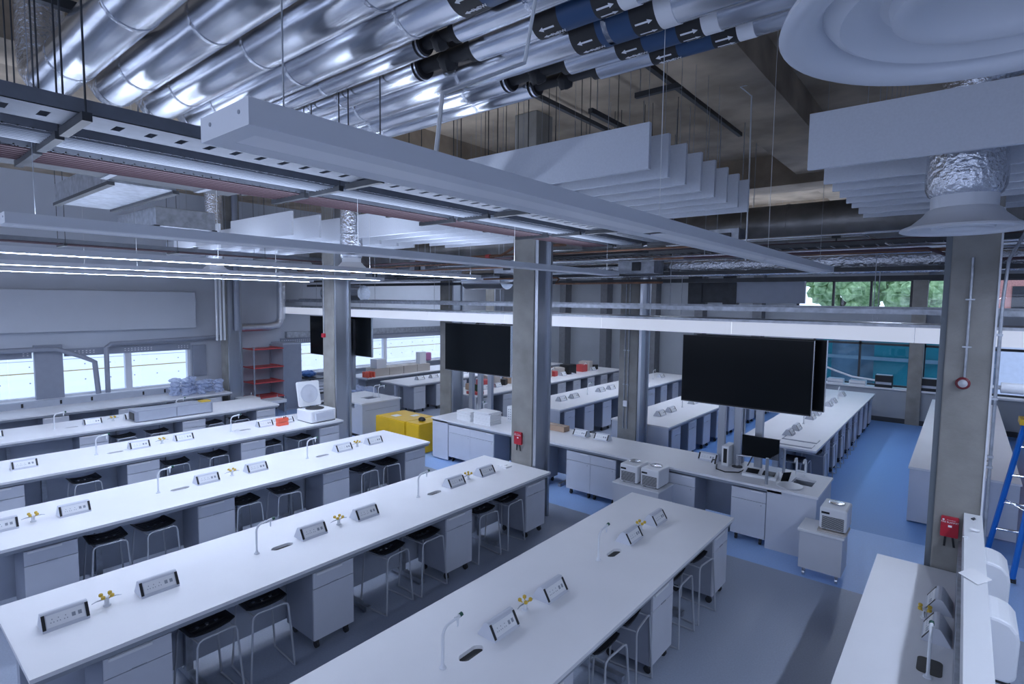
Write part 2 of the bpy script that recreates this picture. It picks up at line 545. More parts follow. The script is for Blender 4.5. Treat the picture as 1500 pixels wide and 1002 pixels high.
cn = column(-0.13, 6.82, 0.36, 0.42, 'concrete column at the far end of the low white wall', False)
MB().box(-0.18, 6.86, 0, -0.13, 7.2, ZC - 0.01).build('channel', 'trimgrey', cn)
MB().box(0.22, 6.8, 0, 0.235, 6.84, 4.4).build('corner_strip', 'paint', cn)
column(-5.56, 6.82, 0.42, 0.42, 'concrete column at the end of the second bench from the camera')
column(-10.97, 6.82, 0.42, 0.42, 'concrete column behind the white centrifuge')
column(-16.4, 6.95, 0.4, 0.42, 'concrete column beside the left windows')
struct(MB().box(-17.0, 2.93, 0, -16.86, 3.46, 2.3).build('pillar', 'lamdark'), 'grey pillar between the nearest left windows')
column(-5.47, 10.2, 0.42, 0.42, 'concrete column behind the rear bench and cardboard box')
column(-10.7, 10.1, 0.42, 0.42, 'concrete column behind the yellow cabinets')
column(-14.4, 16.0, 0.42, 0.42, 'far concrete column near the rear left benches')

# conduit, sounder on the near column
t = thing('alarm_sounder', 'round red and white alarm sounder on the near concrete column', 'alarm', (0.02, 6.82, 2.76))
MB().rbox(-0.05, -0.02, -0.045, 0.05, 0, 0.045, 0.02, axis='y').build('back_box', 'white', t)
pr = [(0.058, 0), (0.058, 0.03), (0.045, 0.045), (0.0, 0.05)]
o = MB().lathe(pr, (0, 0, 0), 24).build('red_ring', 'maroon', t, True); o.rotation_euler = (math.pi / 2, 0, 0); o.location = (0, -0.02, 0)
o = MB().lathe([(0.04, 0), (0.036, 0.03), (0.02, 0.042), (0, 0.045)], (0, 0, 0), 24).build('clear_dome', 'dome', t, True); o.rotation_euler = (math.pi / 2, 0, 0); o.location = (0, -0.045, 0)
t = thing('conduit', 'thin metal conduit running down the near column to the alarm', 'conduit', (0.03, 6.8, 2.8))
MB().tube([(0, 0, 0), (0, 0, 1.15)], 0.011).build('tube', 'galv', t, True)
for z in (0.3, 0.75):
    MB().box(-0.035, -0.012, z, 0.035, 0.02, z + 0.014).build('clip', 'galv', t)
t = thing('conduit', 'grey conduit with cables on the right edge of the near column', 'conduit', (0.262, 6.84, 0.02))
MB().tube([(0, 0, 0), (0, 0, 3.5), (0.02, 0, 3.9), (0.22, 0.1, 4.4)], 0.014).build('tube', 'galv', t, True)
for z in (1.95, 2.05, 2.6, 3.2):
    MB().box(-0.03, -0.02, z, 0.02, 0.02, z + 0.02).build('clip', 'galv', t)
t = thing('speaker_cylinder', 'white cylindrical fitting projecting from the right side of the near column', 'fitting', (0.30, 6.95, 2.73))
MB().tube([(0, 0, 0), (0.17, 0, 0)], 0.05, 20).build('cylinder_body', 'paint', t, True)
MB().tube([(-0.07, 0, 0), (0, 0, 0)], 0.02, 12).build('bracket', 'paint', t, True)


def blanket(loc, lab, wd=0.14):
    t = thing('fire_blanket', lab, 'fire blanket', loc)
    MB().rbox(-wd / 2, -0.035, -0.1, wd / 2, 0, 0.1, 0.012, axis='y').build('case', 'red', t, bevel=0.003)
    text('FIRE BLANKET', 0.0215, 'paper', t, (0, -0.0365, 0.048), name='lettering')
    text('Fire protection', 0.011, 'paper', t, (0.01, -0.0365, 0.07), name='small_lettering')
    MB().tube([(-0.05, -0.036, 0.07), (-0.05, -0.0375, 0.07)], 0.009, 16).build('emblem', 'paper', t)
    MB().box(-0.012, -0.037, 0.0, 0.018, -0.0355, 0.02).build('pictogram', 'paper', t)
    for s, a in ((-1, 0.04), (1, -0.16)):
        MB().extrude([(s * 0.028 - 0.009, -0.02, -0.10), (s * 0.028 + 0.009, -0.02, -0.10), (s * 0.028 + 0.009 - a * 0.1, -0.02, -0.2), (s * 0.028 - 0.009 - a * 0.1, -0.02, -0.2)], (0, 0.006, 0)).build('pull_tab', 'black', t)
    return t


blanket((-0.0, 6.82, 1.34), 'red fire blanket case on the near column beside the low white wall')
blanket((-5.40, 6.82, 1.31), 'smaller red fire blanket case on the middle column', 0.15)

for (x, lab) in ((-5.33, 'left'), (-5.25, 'right')):
    t = thing('conduit', 'thin grey conduit on the column behind the cardboard box, %s of the pair' % lab, 'conduit', (x, 10.185, 0.9))
    MB().tube([(0, 0, 0), (0, 0, 4.2)], 0.011).build('tube', 'galv', t, True)
    for z in (0.9, 1.6):
        MB().box(-0.03, -0.012, z, 0.03, 0.014, z + 0.02).build('clip', 'galv', t)
t = thing('wall_switch', 'small white switch box on the column behind the cardboard box', 'switch', (-5.28, 10.17, 1.42))
MB().rbox(-0.045, -0.03, -0.06, 0.045, 0.0, 0.06, 0.012, axis='y').build('cover', 'white', t)
t = thing('alarm_sounder', 'small red alarm sounder on the left edge of the column behind the centrifuge', 'alarm', (-10.9, 6.82, 2.68))
MB().rbox(-0.045, -0.05, -0.045, 0.045, 0, 0.045, 0.02, axis='y').build('back_box', 'red', t)
MB().tube([(0, -0.01, 0.045), (0, -0.01, 1.6)], 0.01).build('tube', 'galv', t, True)

# low white wall beside the right bench
o = struct(MB().box(0.10, 2.2, 0, 0.235, 6.80, 1.51).build('wall_low', 'white', bevel=0.003), 'low white partition wall at the right edge')
MB().box(0.075, 2.2, 0.9, 0.10, 6.80, 1.22).build('upstand', 'galv', o)
for y, lab in ((6.05, 'far white rounded hand dryer on the right side of the low wall'), (5.02, 'near white rounded hand dryer on the right side of the low wall')):
    t = thing('hand_dryer', lab, 'hand dryer', (0.235, y, 0.98), 'hand dryers on the low wall')
    P_ = [(0, 0), (0.13, 0), (0.165, 0.04), (0.17, 0.3), (0.16, 0.36), (0.12, 0.41), (0.06, 0.43), (0, 0.435)]
    MB().extrude([(a, -0.19, b) for a, b in P_], (0, 0.38, 0)).build('cover', 'white', t, bevel=0.02)
    MB().box(0.02, -0.15, -0.03, 0.14, 0.15, 0.0).build('outlet', 'rubber', t)
t = tag(MB().extrude([(0.07, 5.20, 1.515), (0.18, 5.06, 1.515), (0.26, 5.20, 1.522), (0.15, 5.36, 1.522)], (0, 0, 0.003)).build('paper_sheet', 'paper'), 'loose white paper sheet lying on the low wall top', 'paper')
t = tag(MB().blob((0.17, 6.28, 1.525), 0.03, 10, 0.3, 3, (1.3, 0.9, 0.5)).build('crumpled_tissue', 'paper'), 'small crumpled white tissue on the low wall top', 'tissue')
t = tag(MB().tube([(0.155, 6.62, 1.517), (0.175, 6.66, 1.517)], 0.007).tube([(0.165, 6.6, 1.517), (0.18, 6.63, 1.519)], 0.006).build('metal_bolt', 'darksteel'), 'small dark bolt on the far end of the low wall', 'bolt')
t = tag(MB().tube([(0.09, 6.05, 1.517), (0.13, 6.06, 1.517)], 0.006).build('pen_cap', 'white'), 'small white cap at the left edge of the low wall top', 'cap')

# ================================================================ LONG BENCHES
BW = 1.36
H_TOP = 0.9


def bench(xr, y0, y1, label, slots=(), feet=(), width=BW, group='long laboratory benches', endpanel=False):
    xc = xr - width / 2
    t = thing('lab_bench', label, 'bench', (xc, (y0 + y1) / 2, 0), group)
    ox, oy = xc, (y0 + y1) / 2
    L = MB()
    ys = [y0]
    for s in slots:
        L.box(xr - width - ox, ys[-1] - oy, H_TOP - 0.032, xr - ox, s - 0.12 - oy, H_TOP)
        sx = 0.03
        L.box(-width / 2, s - 0.12 - oy, H_TOP - 0.032, sx - 0.045, s + 0.12 - oy, H_TOP)
        L.box(sx + 0.045, s - 0.12 - oy, H_TOP - 0.032, width / 2, s + 0.12 - oy, H_TOP)
        ys.append(s + 0.12)
        # rounded corners of the slot opening
        for sa in (-1, 1):
            for sb in (-1, 1):
                cx, cy = sx + sa * 0.045, s + sb * 0.12 - oy
                L.extrude([(cx, cy, H_TOP - 0.032), (cx - sa * 0.045, cy, H_TOP - 0.032), (cx - sa * 0.028, cy - sb * 0.010, H_TOP - 0.032),
                           (cx - sa * 0.010, cy - sb * 0.026, H_TOP - 0.032), (cx, cy - sb * 0.045, H_TOP - 0.032)][::(1 if sa * sb < 0 else -1)], (0, 0, 0.032))
        D = MB().box(sx - 0.045, s - 0.12 - oy, H_TOP - 0.14, sx + 0.045, s + 0.12 - oy, H_TOP - 0.03)
        D.build('sink_bowl', 'black', t)['label'] = 'dark narrow drip sink set in the worktop'
    L.box(-width / 2, ys[-1] - oy, H_TOP - 0.032, width / 2, y1 - oy, H_TOP)
    L.build('worktop', 'top', t)
    MB().box(-width / 2 + 0.02, y0 - oy + 0.03, 0.825, width / 2 - 0.02, y1 - oy - 0.01, H_TOP - 0.034).build('frame_rail', 'edge', t)
    MB().box(-0.04, y0 - oy + 0.04, 0.12, 0.06, y1 - oy - 0.04, 0.824).build('back_panel', 'panel', t)
    for y in feet:
        f = MB()
        f.box(-width / 2 + 0.12, y - oy - 0.03, 0.03, width / 2 - 0.2, y - oy + 0.03, 0.085)
        f.box(0.065, y - oy - 0.03, 0.085, 0.12, y - oy + 0.03, 0.823)
        f.tube([(width / 2 - 0.25, y - oy, 0), (width / 2 - 0.25, y - oy, 0.03)], 0.02, 10)
        f.build('leg', 'galv', t)
    if endpanel:
        MB().box(-width / 2 + 0.02, y0 - oy + 0.005, 0.02, width / 2 - 0.02, y0 - oy + 0.03, 0.865).build('end_panel', 'lam', t)
    return t


XRS = [-2.03, -4.75, -7.45, -10.17, -12.87]
NAMES = ['nearest long bench', 'second bench from camera', 'third bench from camera', 'fourth bench from camera', 'fifth bench from camera']
GEN = ['white worktop bench nearest the camera, with stools on its right side', 'second white long bench from the camera, ending at the middle column',
       'third white long bench from the camera, left of the middle column row', 'fourth white long bench, with the centrifuge standing on its far end',
       'fifth white long bench, with the grey instrument standing on it']
BY0 = 0.71
for k, xr in enumerate(XRS):
    bench(xr, BY0, 6.79, GEN[k], slots=(2.85, 5.0), feet=(1.9, 3.6, 4.4, 5.79))


# ---- mobile drawer cabinets
def make_cabinet(kind='drawer', w=0.46):
    t = thing('drawer_cabinet', '', 'cabinet')
    D, zt = 0.52, 0.805
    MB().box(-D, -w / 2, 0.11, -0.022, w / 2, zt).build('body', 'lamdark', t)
    MB().box(-0.02, -w / 2 + 0.002, 0.645, 0, w / 2 - 0.002, zt - 0.002).build('drawer', 'lam', t)
    MB().box(-0.02, -w / 2 + 0.002, 0.112, 0, w / 2 - 0.002, 0.637).build('door', 'lam', t)
    dr, do = t.children[-2], t.children[-1]
    MB().box(0.0, -w / 2 + 0.03, zt - 0.028, 0.012, w / 2 - 0.14, zt - 0.006).build('handle', 'white', dr)
    MB().box(0.0, -0.05, 0.640, 0.006, 0.05, 0.648).build('handle', 'edge', do)
    for sx in (-0.06, -D + 0.06):
        for sy in (-w / 2 + 0.06, w / 2 - 0.06):
            cm = MB()
            cm.tube([(sx, sy - 0.014, 0.036), (sx, sy + 0.014, 0.036)], 0.036, 16)
            cm.box(sx - 0.018, sy - 0.02, 0.06, sx + 0.018, sy + 0.02, 0.11)
            cm.build('caster', 'rubber', t, True)
    return t


cab = once(lambda: make_cabinet())
CABY = [6.48, 4.87, 3.07, 1.36]
for k, xr in enumerate(XRS):
    for j, y in enumerate(CABY):
        if visible(xr, y, 0.6, 60):
            cab((xr - 0.045, y, 0), 'white drawer cabinet under the %s, %s from its far end' % (NAMES[k], ORD[j]), 'drawer cabinets under the long benches')


# ---- stools
def make_stool():
    t = thing('lab_stool', '', 'stool')
    n = 9
    st = MB()
    prof = []
    for i in range(n + 1):
        y = -0.19 + 0.38 * i / n
        prof.append((y, 0.655 - 0.022 * math.cos(math.pi * y / 0.38) + 0.012 * (i in (0, n))))
    up = [(y, z + 0.012) for y, z in prof]
    st.extrude([(-0.20, y, z) for y, z in prof] + [(-0.20, y, z) for y, z in reversed(up)], (0.33, 0, 0))
    for i in range(5):
        x = -0.185 + i * 0.063
        st.extrude([(x, y, z + 0.012) for y, z in prof[1:-1]] + [(x, y, z + 0.019) for y, z in reversed(prof[1:-1])], (0.045, 0, 0))
    seat = st.build('seat', 'seat', t, True)
    for y in (-0.08, 0.0, 0.08):
        MB().tube([(0.02, y, 0.652), (0.02, y, 0.6605)], 0.016, 12).build('seat_bolt', 'chrome', seat)
    for sx in (-0.16, 0.215):
        f = MB()
        pts = []
        yt, yb, zt = 0.165, 0.205, 0.645 if sx > 0 else 0.63
        f.tube([(sx * 1.12, -yb, 0.012), (sx, -yt, zt - 0.05), (sx, -yt + 0.012, zt - 0.015), (sx, -yt + 0.045, zt), (sx, yt - 0.045, zt),
                (sx, yt - 0.012, zt - 0.015), (sx, yt, zt - 0.05), (sx * 1.12, yb, 0.012)], 0.0095, 8)
        f.build('leg_frame', 'tubegrey', t, True)
    for sy in (-1, 1):
        MB().tube([(-0.179, sy * 0.205, 0.012), (0.224, sy * 0.205, 0.012)], 0.0095, 8).build('runner', 'tubegrey', t, True)
    for sy in (-1, 1):
        MB().tube([(-0.17, sy * 0.16, 0.625), (0.2, sy * 0.15, 0.625)], 0.007, 6).build('seat_rail', 'tubegrey', t, True)
    return t


stool = once(make_stool)
STY = [[5.98, 5.42, 4.42, 3.92, 2.5], [5.98, 5.45, 4.40, 3.87, 2.42, 1.92], [5.96, 5.47, 4.11, 3.5, 2.4, 1.9], [5.9, 5.27, 4.24, 3.6, 2.33], [5.9, 5.3, 4.2, 3.6]]
for k, xr in enumerate(XRS):
    for j, y in enumerate(STY[k]):
        if visible(xr, y, 0.6, 30):
            stool((xr - 0.255 + (0.02 if (j + k) % 3 == 0 else 0), y, 0), 'black seated stool under the %s, %s from its far end' % (NAMES[k], ORD[j]),
                  'lab stools under the long benches', rz=0.05 * ((j * 7 + k * 3) % 5 - 2))


# ---- things on the bench tops
def make_pod():
    t = thing('socket_box', '', 'socket box')
    L = 0.15
    P_ = [(-0.095, 0), (0.095, 0), (0.090, 0.014), (0.026, 0.118), (0.012, 0.127), (-0.012, 0.127), (-0.026, 0.118), (-0.090, 0.014)]
    MB().extrude([(a, -L, b) for a, b in P_], (0, 2 * L, 0)).build('housing', 'lam', t, bevel=0.003)
    d = Vector((0.026 - 0.090, 0, 0.118 - 0.014)).normalized()
    nrm = Vector((d.z, 0, -d.x))
    def onface(y0, y1, s0, s1, h, name, m, par):
        b0 = Vector((0.090, 0, 0.014))
        q = [b0 + d * s0, b0 + d * s1]
        mb = MB()
        mb.extrude([(q[0].x, y0, q[0].z), (q[0].x, y1, q[0].z), (q[1].x, y1, q[1].z), (q[1].x, y0, q[1].z)], tuple(nrm * h))
        return mb.build(name, m, par)
    for s in (-1, 1):
        onface(s * (L - 0.012) - 0.011, s * (L - 0.012) + 0.011, 0.004, 0.118, 0.003, 'end_strip', 'black', t)
    pl = onface(-0.12, 0.12, 0.015, 0.108, 0.003, 'socket_plate', 'white', t)
    mb = MB()
    b0 = Vector((0.090, 0, 0.014))
    for cy in (-0.085, -0.045, 0.0):
        for (dy, ds) in ((0, 0.072), (-0.009, 0.048), (0.009, 0.048)):
            q0, q1 = b0 + d * (ds - 0.004), b0 + d * (ds + 0.004)
            y0 = cy + dy
            mb.extrude([(q0.x, y0 - 0.003, q0.z), (q0.x, y0 + 0.003, q0.z), (q1.x, y0 + 0.003, q1.z), (q1.x, y0 - 0.003, q1.z)], tuple(nrm * 0.0038))
    for cy in (0.05, 0.09):
        q0, q1 = b0 + d * 0.045, b0 + d * 0.075
        mb.extrude([(q0.x, cy - 0.012, q0.z), (q0.x, cy + 0.012, q0.z), (q1.x, cy + 0.012, q1.z), (q1.x, cy - 0.012, q1.z)], tuple(nrm * 0.0038))
    mb.build('socket_holes', 'edge', pl)
    return t


pod = once(make_pod)


def make_gas():
    t = thing('gas_tap', '', 'gas tap')
    MB().lathe([(0.028, 0), (0.028, 0.012), (0.018, 0.016), (0.017, 0.05), (0.022, 0.055), (0.022, 0.075), (0.012, 0.08)], (0, 0, 0), 16).build('pillar', 'paint', t, True)
    for k in range(4):
        a = math.radians(45 + 90 * k)
        cx, cy = 0.045 * math.cos(a), 0.045 * math.sin(a)
        MB().tube([(cx * 0.4, cy * 0.4, 0.065), (cx, cy, 0.082)], 0.005).lathe([(0.008, 0.075), (0.016, 0.082), (0.016, 0.098), (0.009, 0.104)], (cx, cy, 0), 12).build('knob', 'knob', t, True)
    for s in (-1, 1):
        MB().tube([(0, s * 0.02, 0.062), (0, s * 0.07, 0.062), (0.004, s * 0.105, 0.054)], [0.006, 0.005, 0.003], 8).build('nozzle', 'galv', t, True)
    return t


gas = once(make_gas)


def make_tap():
    t = thing('water_tap', '', 'tap')
    MB().lathe([(0.026, 0), (0.026, 0.008), (0.016, 0.014), (0.012, 0.03)], (0, 0, 0), 16).build('base_flange', 'paint', t, True)
    pth = [(0, 0, 0.02), (0, 0, 0.23)]
    for k in range(1, 7):
        a = math.pi / 2 * k / 6
        pth.append((0, 0.07 - 0.07 * math.cos(a), 0.23 + 0.07 * math.sin(a)))
    pth.append((0, 0.14, 0.306))
    MB().tube(pth, 0.0105, 10).build('spout_pipe', 'paint', t, True)
    MB().tube([(0, 0.125, 0.305), (0, 0.165, 0.31)], 0.014, 10).tube([(0, 0.148, 0.3), (0, 0.148, 0.262), (0, 0.148, 0.235)], [0.01, 0.009, 0.004], 8).build('nozzle', 'paint', t, True)
    MB().tube([(0, 0.166, 0.311), (0, 0.192, 0.315)], 0.017, 6).build('knob', 'green', t)
    return t


tap = once(make_tap)
PODY = [6.04, 5.40, 3.90, 3.20, 1.70, 1.04]
for k, xr in enumerate(XRS):
    xc = xr - BW / 2
    j = 0
    for i, y in enumerate(PODY):
        if k == 3 and y > 6: y = 5.85
        if k == 4 and 5 < y: continue
        if visible(xc, y, 1.0, 20):
            pod((xc, y, H_TOP), 'white sloping socket box on the %s, %s from its far end' % (NAMES[k], ORD[i]), 'socket boxes on the benches')
    for i, y in enumerate((5.71, 3.56, 1.33)):
        if k == 4 and y > 5: continue
        if visible(xc, y, 1.0, 20):
            gas((xc - 0.02, y, H_TOP), 'gas tap with yellow knobs on the %s, %s from its far end' % (NAMES[k], ORD[i]), 'gas taps on the benches')
    for i, y in enumerate((4.75, 2.60)):
        if visible(xc, y, 1.1, 20):
            tap((xc - 0.01, y, H_TOP), 'white swan-neck water tap on the %s, %s sink' % (NAMES[k], ('far', 'near')[i]), 'water taps on the benches')
tag(MB().box(-5.53, 6.46, H_TOP, -5.36, 6.60, H_TOP + 0.022).box(-5.50, 6.49, H_TOP + 0.022, -5.42, 6.57, H_TOP + 0.03).build('folded_cloth', 'paper'), 'small pale folded pad on the far end of the second bench', 'pad')

# fifth bench instrument, boxes
t = thing('grey_instrument', 'long low grey instrument box on the fifth bench', 'instrument', (-13.25, 4.55, H_TOP))
MB().box(-0.2, -0.75, 0.01, 0.25, 0.75, 0.24).build('casing', 'lamdark', t, bevel=0.01)
MB().box(0.25, -0.70, 0.03, 0.262, 0.0, 0.22).box(0.25, 0.02, 0.03, 0.262, 0.70, 0.22).build('front_panel', 'panel', t)
MB().box(-0.1, -0.765, 0.04, 0.15, -0.75, 0.19).build('vent', 'rubber', t)
tag(MB().box(-13.3, 5.1, 1.141, -13.1, 5.3, 1.165).build('yellow_pad', 'knob'), 'small yellow pad lying on the grey instrument', 'pad')
# centrifuge
t = thing('centrifuge', 'white bench centrifuge with its round lid raised on the fourth bench', 'centrifuge', (-10.62, 6.42, H_TOP))
MB().rbox(-0.28, -0.30, 0.012, 0.30, 0.30, 0.25, 0.05).build('casing', 'white', t, bevel=0.015)
MB().box(-0.26, -0.28, 0, 0.28, 0.28, 0.012).build('foot', 'rubber', t)
MB().lathe([(0.19, 0.25), (0.19, 0.262), (0.16, 0.262), (0.15, 0.252), (0.0, 0.252)], (-0.02, -0.02, 0), 32).build('rotor_opening', 'rubber', t, True)
MB().extrude([(0.30, -0.22, 0.05), (0.34, -0.20, 0.05), (0.32, -0.20, 0.21), (0.30, -0.22, 0.22)], (0, 0.42, 0)).build('control_panel', 'lam', t, bevel=0.006)
lid = MB().rbox(-0.27, -0.26, 0, 0.27, 0.26, 0.05, 0.04).build('lid', 'white', t, bevel=0.01)
lid.location = (-0.31, 0.0, 0.53); lid.rotation_euler = (0, math.radians(78), 0)
MB().lathe([(0.20, 0.05), (0.20, 0.062), (0.175, 0.062), (0.175, 0.052), (0.05, 0.052), (0.04, 0.06), (0.0, 0.06)], (0, 0, 0), 32).build('lid_ring', 'lam', lid, True)
MB().box(-0.29, -0.22, 0.2, -0.25, -0.17, 0.3).box(-0.29, 0.17, 0.2, -0.25, 0.22, 0.3).build('hinge', 'rubber', t)
t = thing('tube_rack', 'orange tube rack on the fourth bench beside the centrifuge', 'rack', (-10.66, 5.68, H_TOP))
MB().box(-0.05, -0.11, 0, 0.05, 0.11, 0.07).build('lower_tier', 'orange', t, bevel=0.003)
MB().box(-0.05, -0.11, 0.078, 0.05, 0.11, 0.15).build('upper_tier', 'orange', t, bevel=0.003)
MB().tube([(0.02, 0.02, 0.15), (0.02, 0.02, 0.185)], 0.008).tube([(0.0, 0.08, 0.15), (0.0, 0.08, 0.18)], 0.008).build('tube', 'black', t)

# window bench along the left wall
bench(-15.40, BY0, 6.79, 'white bench along the left windows, under the clear plastic bags', feet=(1.9, 4.4), width=1.4)
t = thing('power_trunking', 'grey power trunking along the back of the left window bench', 'trunking', (-16.5, 3.7, H_TOP))
MB().box(-0.06, -2.9, 0, 0.05, 2.9, 0.15).build('cover', 'panel', t)
for y in (-1.6, -1.1, -0.4, 0.2, 1.3, 1.8):
    MB().box(0.05, y - 0.02, 0.03, 0.056, y + 0.02, 0.12).build('socket', 'black', t)
for j, y in enumerate((6.3, 5.6, 4.4, 3.0)):
    cab((-15.45, y, 0), 'white drawer cabinet under the left window bench, %s from its far end' % ORD[j], 'drawer cabinets under the long benches')
rnd = random.Random(5)
for q in range(21):
    y, x, z = 5.55 + (q % 6) * 0.2, -15.9 + (q % 2) * 0.2, H_TOP + 0.075 + 0.11 * (q // 6)
    tag(MB().blob((0, 0, 0), 0.12, 12, 0.3, q, (1, 1.1, 0.6)).build('plastic_bag', 'bag', off=(0, 0, 0)), 'clear bluish plastic bag in the heap on the left window bench', 'bag', 'heap of clear plastic bags').location = (x, y, z)

# right bench beside the low wall
bench(0.095, BY0, 6.79, 'white bench at the lower right beside the low wall', width=0.665, feet=(4.4,))
for y, lab in ((5.92, 'far'), (5.38, 'near')):
    pod((-0.03, y, H_TOP), 'white socket box against the low wall on the lower right bench, %s one' % lab, 'socket boxes on the benches', rz=math.pi)
gas((-0.12, 5.62, H_TOP), 'gas tap with yellow knob on the lower right bench', 'gas taps on the benches')
tap((-0.06, 4.72, H_TOP), 'white swan-neck water tap on the lower right bench', 'water taps on the benches')
tag(MB().rbox(-0.13, 4.76, H_TOP + 0.0005, 0.02, 4.98, H_TOP + 0.004, 0.035).build('drip_sink', 'black'), 'small dark sink bowl in the lower right bench', 'sink')

# ================================================================ REAR BENCH ALONG THE WALKWAY
RY0, RY1 = 8.25, 9.37
t = thing('rear_bench', 'long white bench crossing behind the columns, under the big screens', 'bench', (-5.2, (RY0 + RY1) / 2, 0))
cy = (RY0 + RY1) / 2
X0, X1 = -9.02 + 5.2, -1.39 + 5.2
sx0, sx1, sy0, sy1 = -1.83 + 5.2, -1.55 + 5.2, 8.68 - cy, 9.02 - cy
m = MB()
m.box(X0, RY0 - cy, 0.868, sx0, RY1 - cy, 0.9).box(sx1, RY0 - cy, 0.868, X1, RY1 - cy, 0.9).box(sx0, RY0 - cy, 0.868, sx1, sy0, 0.9).box(sx0, sy1, 0.868, sx1, RY1 - cy, 0.9)
m.build('worktop', 'top', t)
MB().box(sx0, sy0, 0.72, sx1, sy1, 0.73).box(sx0, sy0, 0.73, sx0 + 0.01, sy1, 0.868).box(sx1 - 0.01, sy0, 0.73, sx1, sy1, 0.868).box(sx0, sy1 - 0.01, 0.73, sx1, sy1, 0.868).box(sx0, sy0, 0.73, sx1, sy0 + 0.01, 0.868).build('sink_bowl', 'steel', t)
MB().box(X0 + 0.02, RY0 - cy + 0.03, 0.825, X1 - 0.02, RY1 - cy - 0.02, 0.866).build('frame_rail', 'edge', t) if False else None
MB().box(X0 + 0.02, RY0 - cy + 0.03, 0.825, sx0 - 0.02, RY0 - cy + 0.07, 0.867).build('frame_rail', 'edge', t)
MB().box(X0 + 0.05, 0.14, 0.1, -2.1 + 5.2, 0.18, 0.867).build('back_panel', 'panel', t)
MB().box(-2.04 + 5.2, RY0 - cy + 0.03, 0.0, X1 - 0.02, RY0 - cy + 0.06, 0.867).box(X1 - 0.05, RY0 - cy + 0.06, 0, X1 - 0.02, RY1 - cy - 0.03, 0.867).build('end_panel', 'lam', t)
MB().box(X0 + 0.02, RY0 - cy + 0.03, 0.02, X0 + 0.5, RY0 - cy + 0.06, 0.867).box(X0 + 0.02, RY0 - cy + 0.06, 0, X0 + 0.05, RY1 - cy - 0.03, 0.867).build('end_panel', 'lam', t)
for x in (-5.75, -4.25, -6.9, -2.65):
    MB().box(x + 5.2 - 0.03, RY0 - cy + 0.25, 0.0, x + 5.2 + 0.03, 0.13, 0.06).box(x + 5.2 - 0.03, 0.07, 0.06, x + 5.2 + 0.03, 0.13, 0.866).build('leg', 'galv', t)


def make_fcab(key, w=0.49):
    """front facing -Y"""
    t = thing('cupboard', '', 'cabinet')
    D, zt = 0.5, 0.80
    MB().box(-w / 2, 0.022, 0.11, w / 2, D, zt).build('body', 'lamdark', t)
    n = 2 if w > 0.8 else 1
    for i in range(n):
        a, b = -w / 2 + w / n * i + 0.002, -w / 2 + w / n * (i + 1) - 0.002
        dr = MB().box(a, 0, 0.645, b, 0.02, zt).build('drawer', 'lam', t)
        do = MB().box(a, 0, 0.112, b, 0.02, 0.638).build('door', 'lam', t)
        MB().box(b - 0.2, -0.008, zt - 0.02, b - 0.04, 0, zt - 0.006).build('handle', 'white', dr)
        MB().tube([(b - 0.06, -0.003, 0.6), (b - 0.06, 0, 0.6)], 0.008, 10).build('lock', 'edge', do)
    for sx in ([-w / 2 + 0.07, w / 2 - 0.07] + ([-0.06, 0.06] if n == 2 else [])):
        for sy in (0.07, D - 0.07):
            cm = MB().tube([(sx - 0.014, sy, 0.036), (sx + 0.014, sy, 0.036)], 0.036, 14).box(sx - 0.02, sy - 0.018, 0.06, sx + 0.02, sy + 0.018, 0.11)
            cm.build('caster', 'rubber', t, True)
    return t


for i, (x0, x1, lab) in enumerate(((-8.5, -7.2, 'double white cupboard under the stacks of papers on the rear bench'), (-6.45, -5.98, 'white cupboard under the rear bench right beside the middle column'),
                                (-5.45, -4.45, 'double white cupboard on casters under the rear bench, left of the twin chillers'), (-3.62, -3.08, 'white cupboard under the rear bench, right of the twin chillers'),
                                (-2.53, -2.05, 'white cupboard under the rear bench near its sink end'))):
    o = make_fcab('', x1 - x0)
    o.location = ((x0 + x1) / 2, RY0 + 0.03, 0); o['label'] = lab; o['group'] = 'cupboards under the rear bench'

# second rear bench with a sink, left
t = thing('sink_bench', 'white sink bench left of the yellow cabinets', 'bench', (-13.4, 8.76, 0))
MB().box(0.4, -0.62, 0.868, 1.2, 0.62, 0.9).box(1.2, -0.62, 0.868, 1.55, -0.1, 0.9).box(1.2, 0.3, 0.868, 1.55, 0.62, 0.9).box(1.55, -0.62, 0.868, 2.0, 0.62, 0.9).build('worktop', 'top', t)
MB().box(1.2, -0.1, 0.74, 1.55, 0.3, 0.75).build('sink_bowl', 'steel', t)
MB().box(0.43, -0.59, 0.1, 1.97, 0.59, 0.735).box(0.43, -0.59, 0.735, 1.1, 0.59, 0.866).box(1.65, -0.59, 0.735, 1.97, 0.59, 0.866).build('cupboard_body', 'lam', t)
MB().box(1.97, -0.5, 0.7, 1.974, 0.5, 0.708).build('drawer_gap', 'edge', t)
MB().box(0.5, -0.5, 0, 1.9, 0.5, 0.1).build('plinth', 'rubber', t)
for x, lab in ((-12.05, 'left'), (-11.85, 'right')):
    tap((x, 8.98, H_TOP), 'white water tap at the left sink bench, %s one of the pair' % lab, 'water taps on the benches', rz=-0.6)

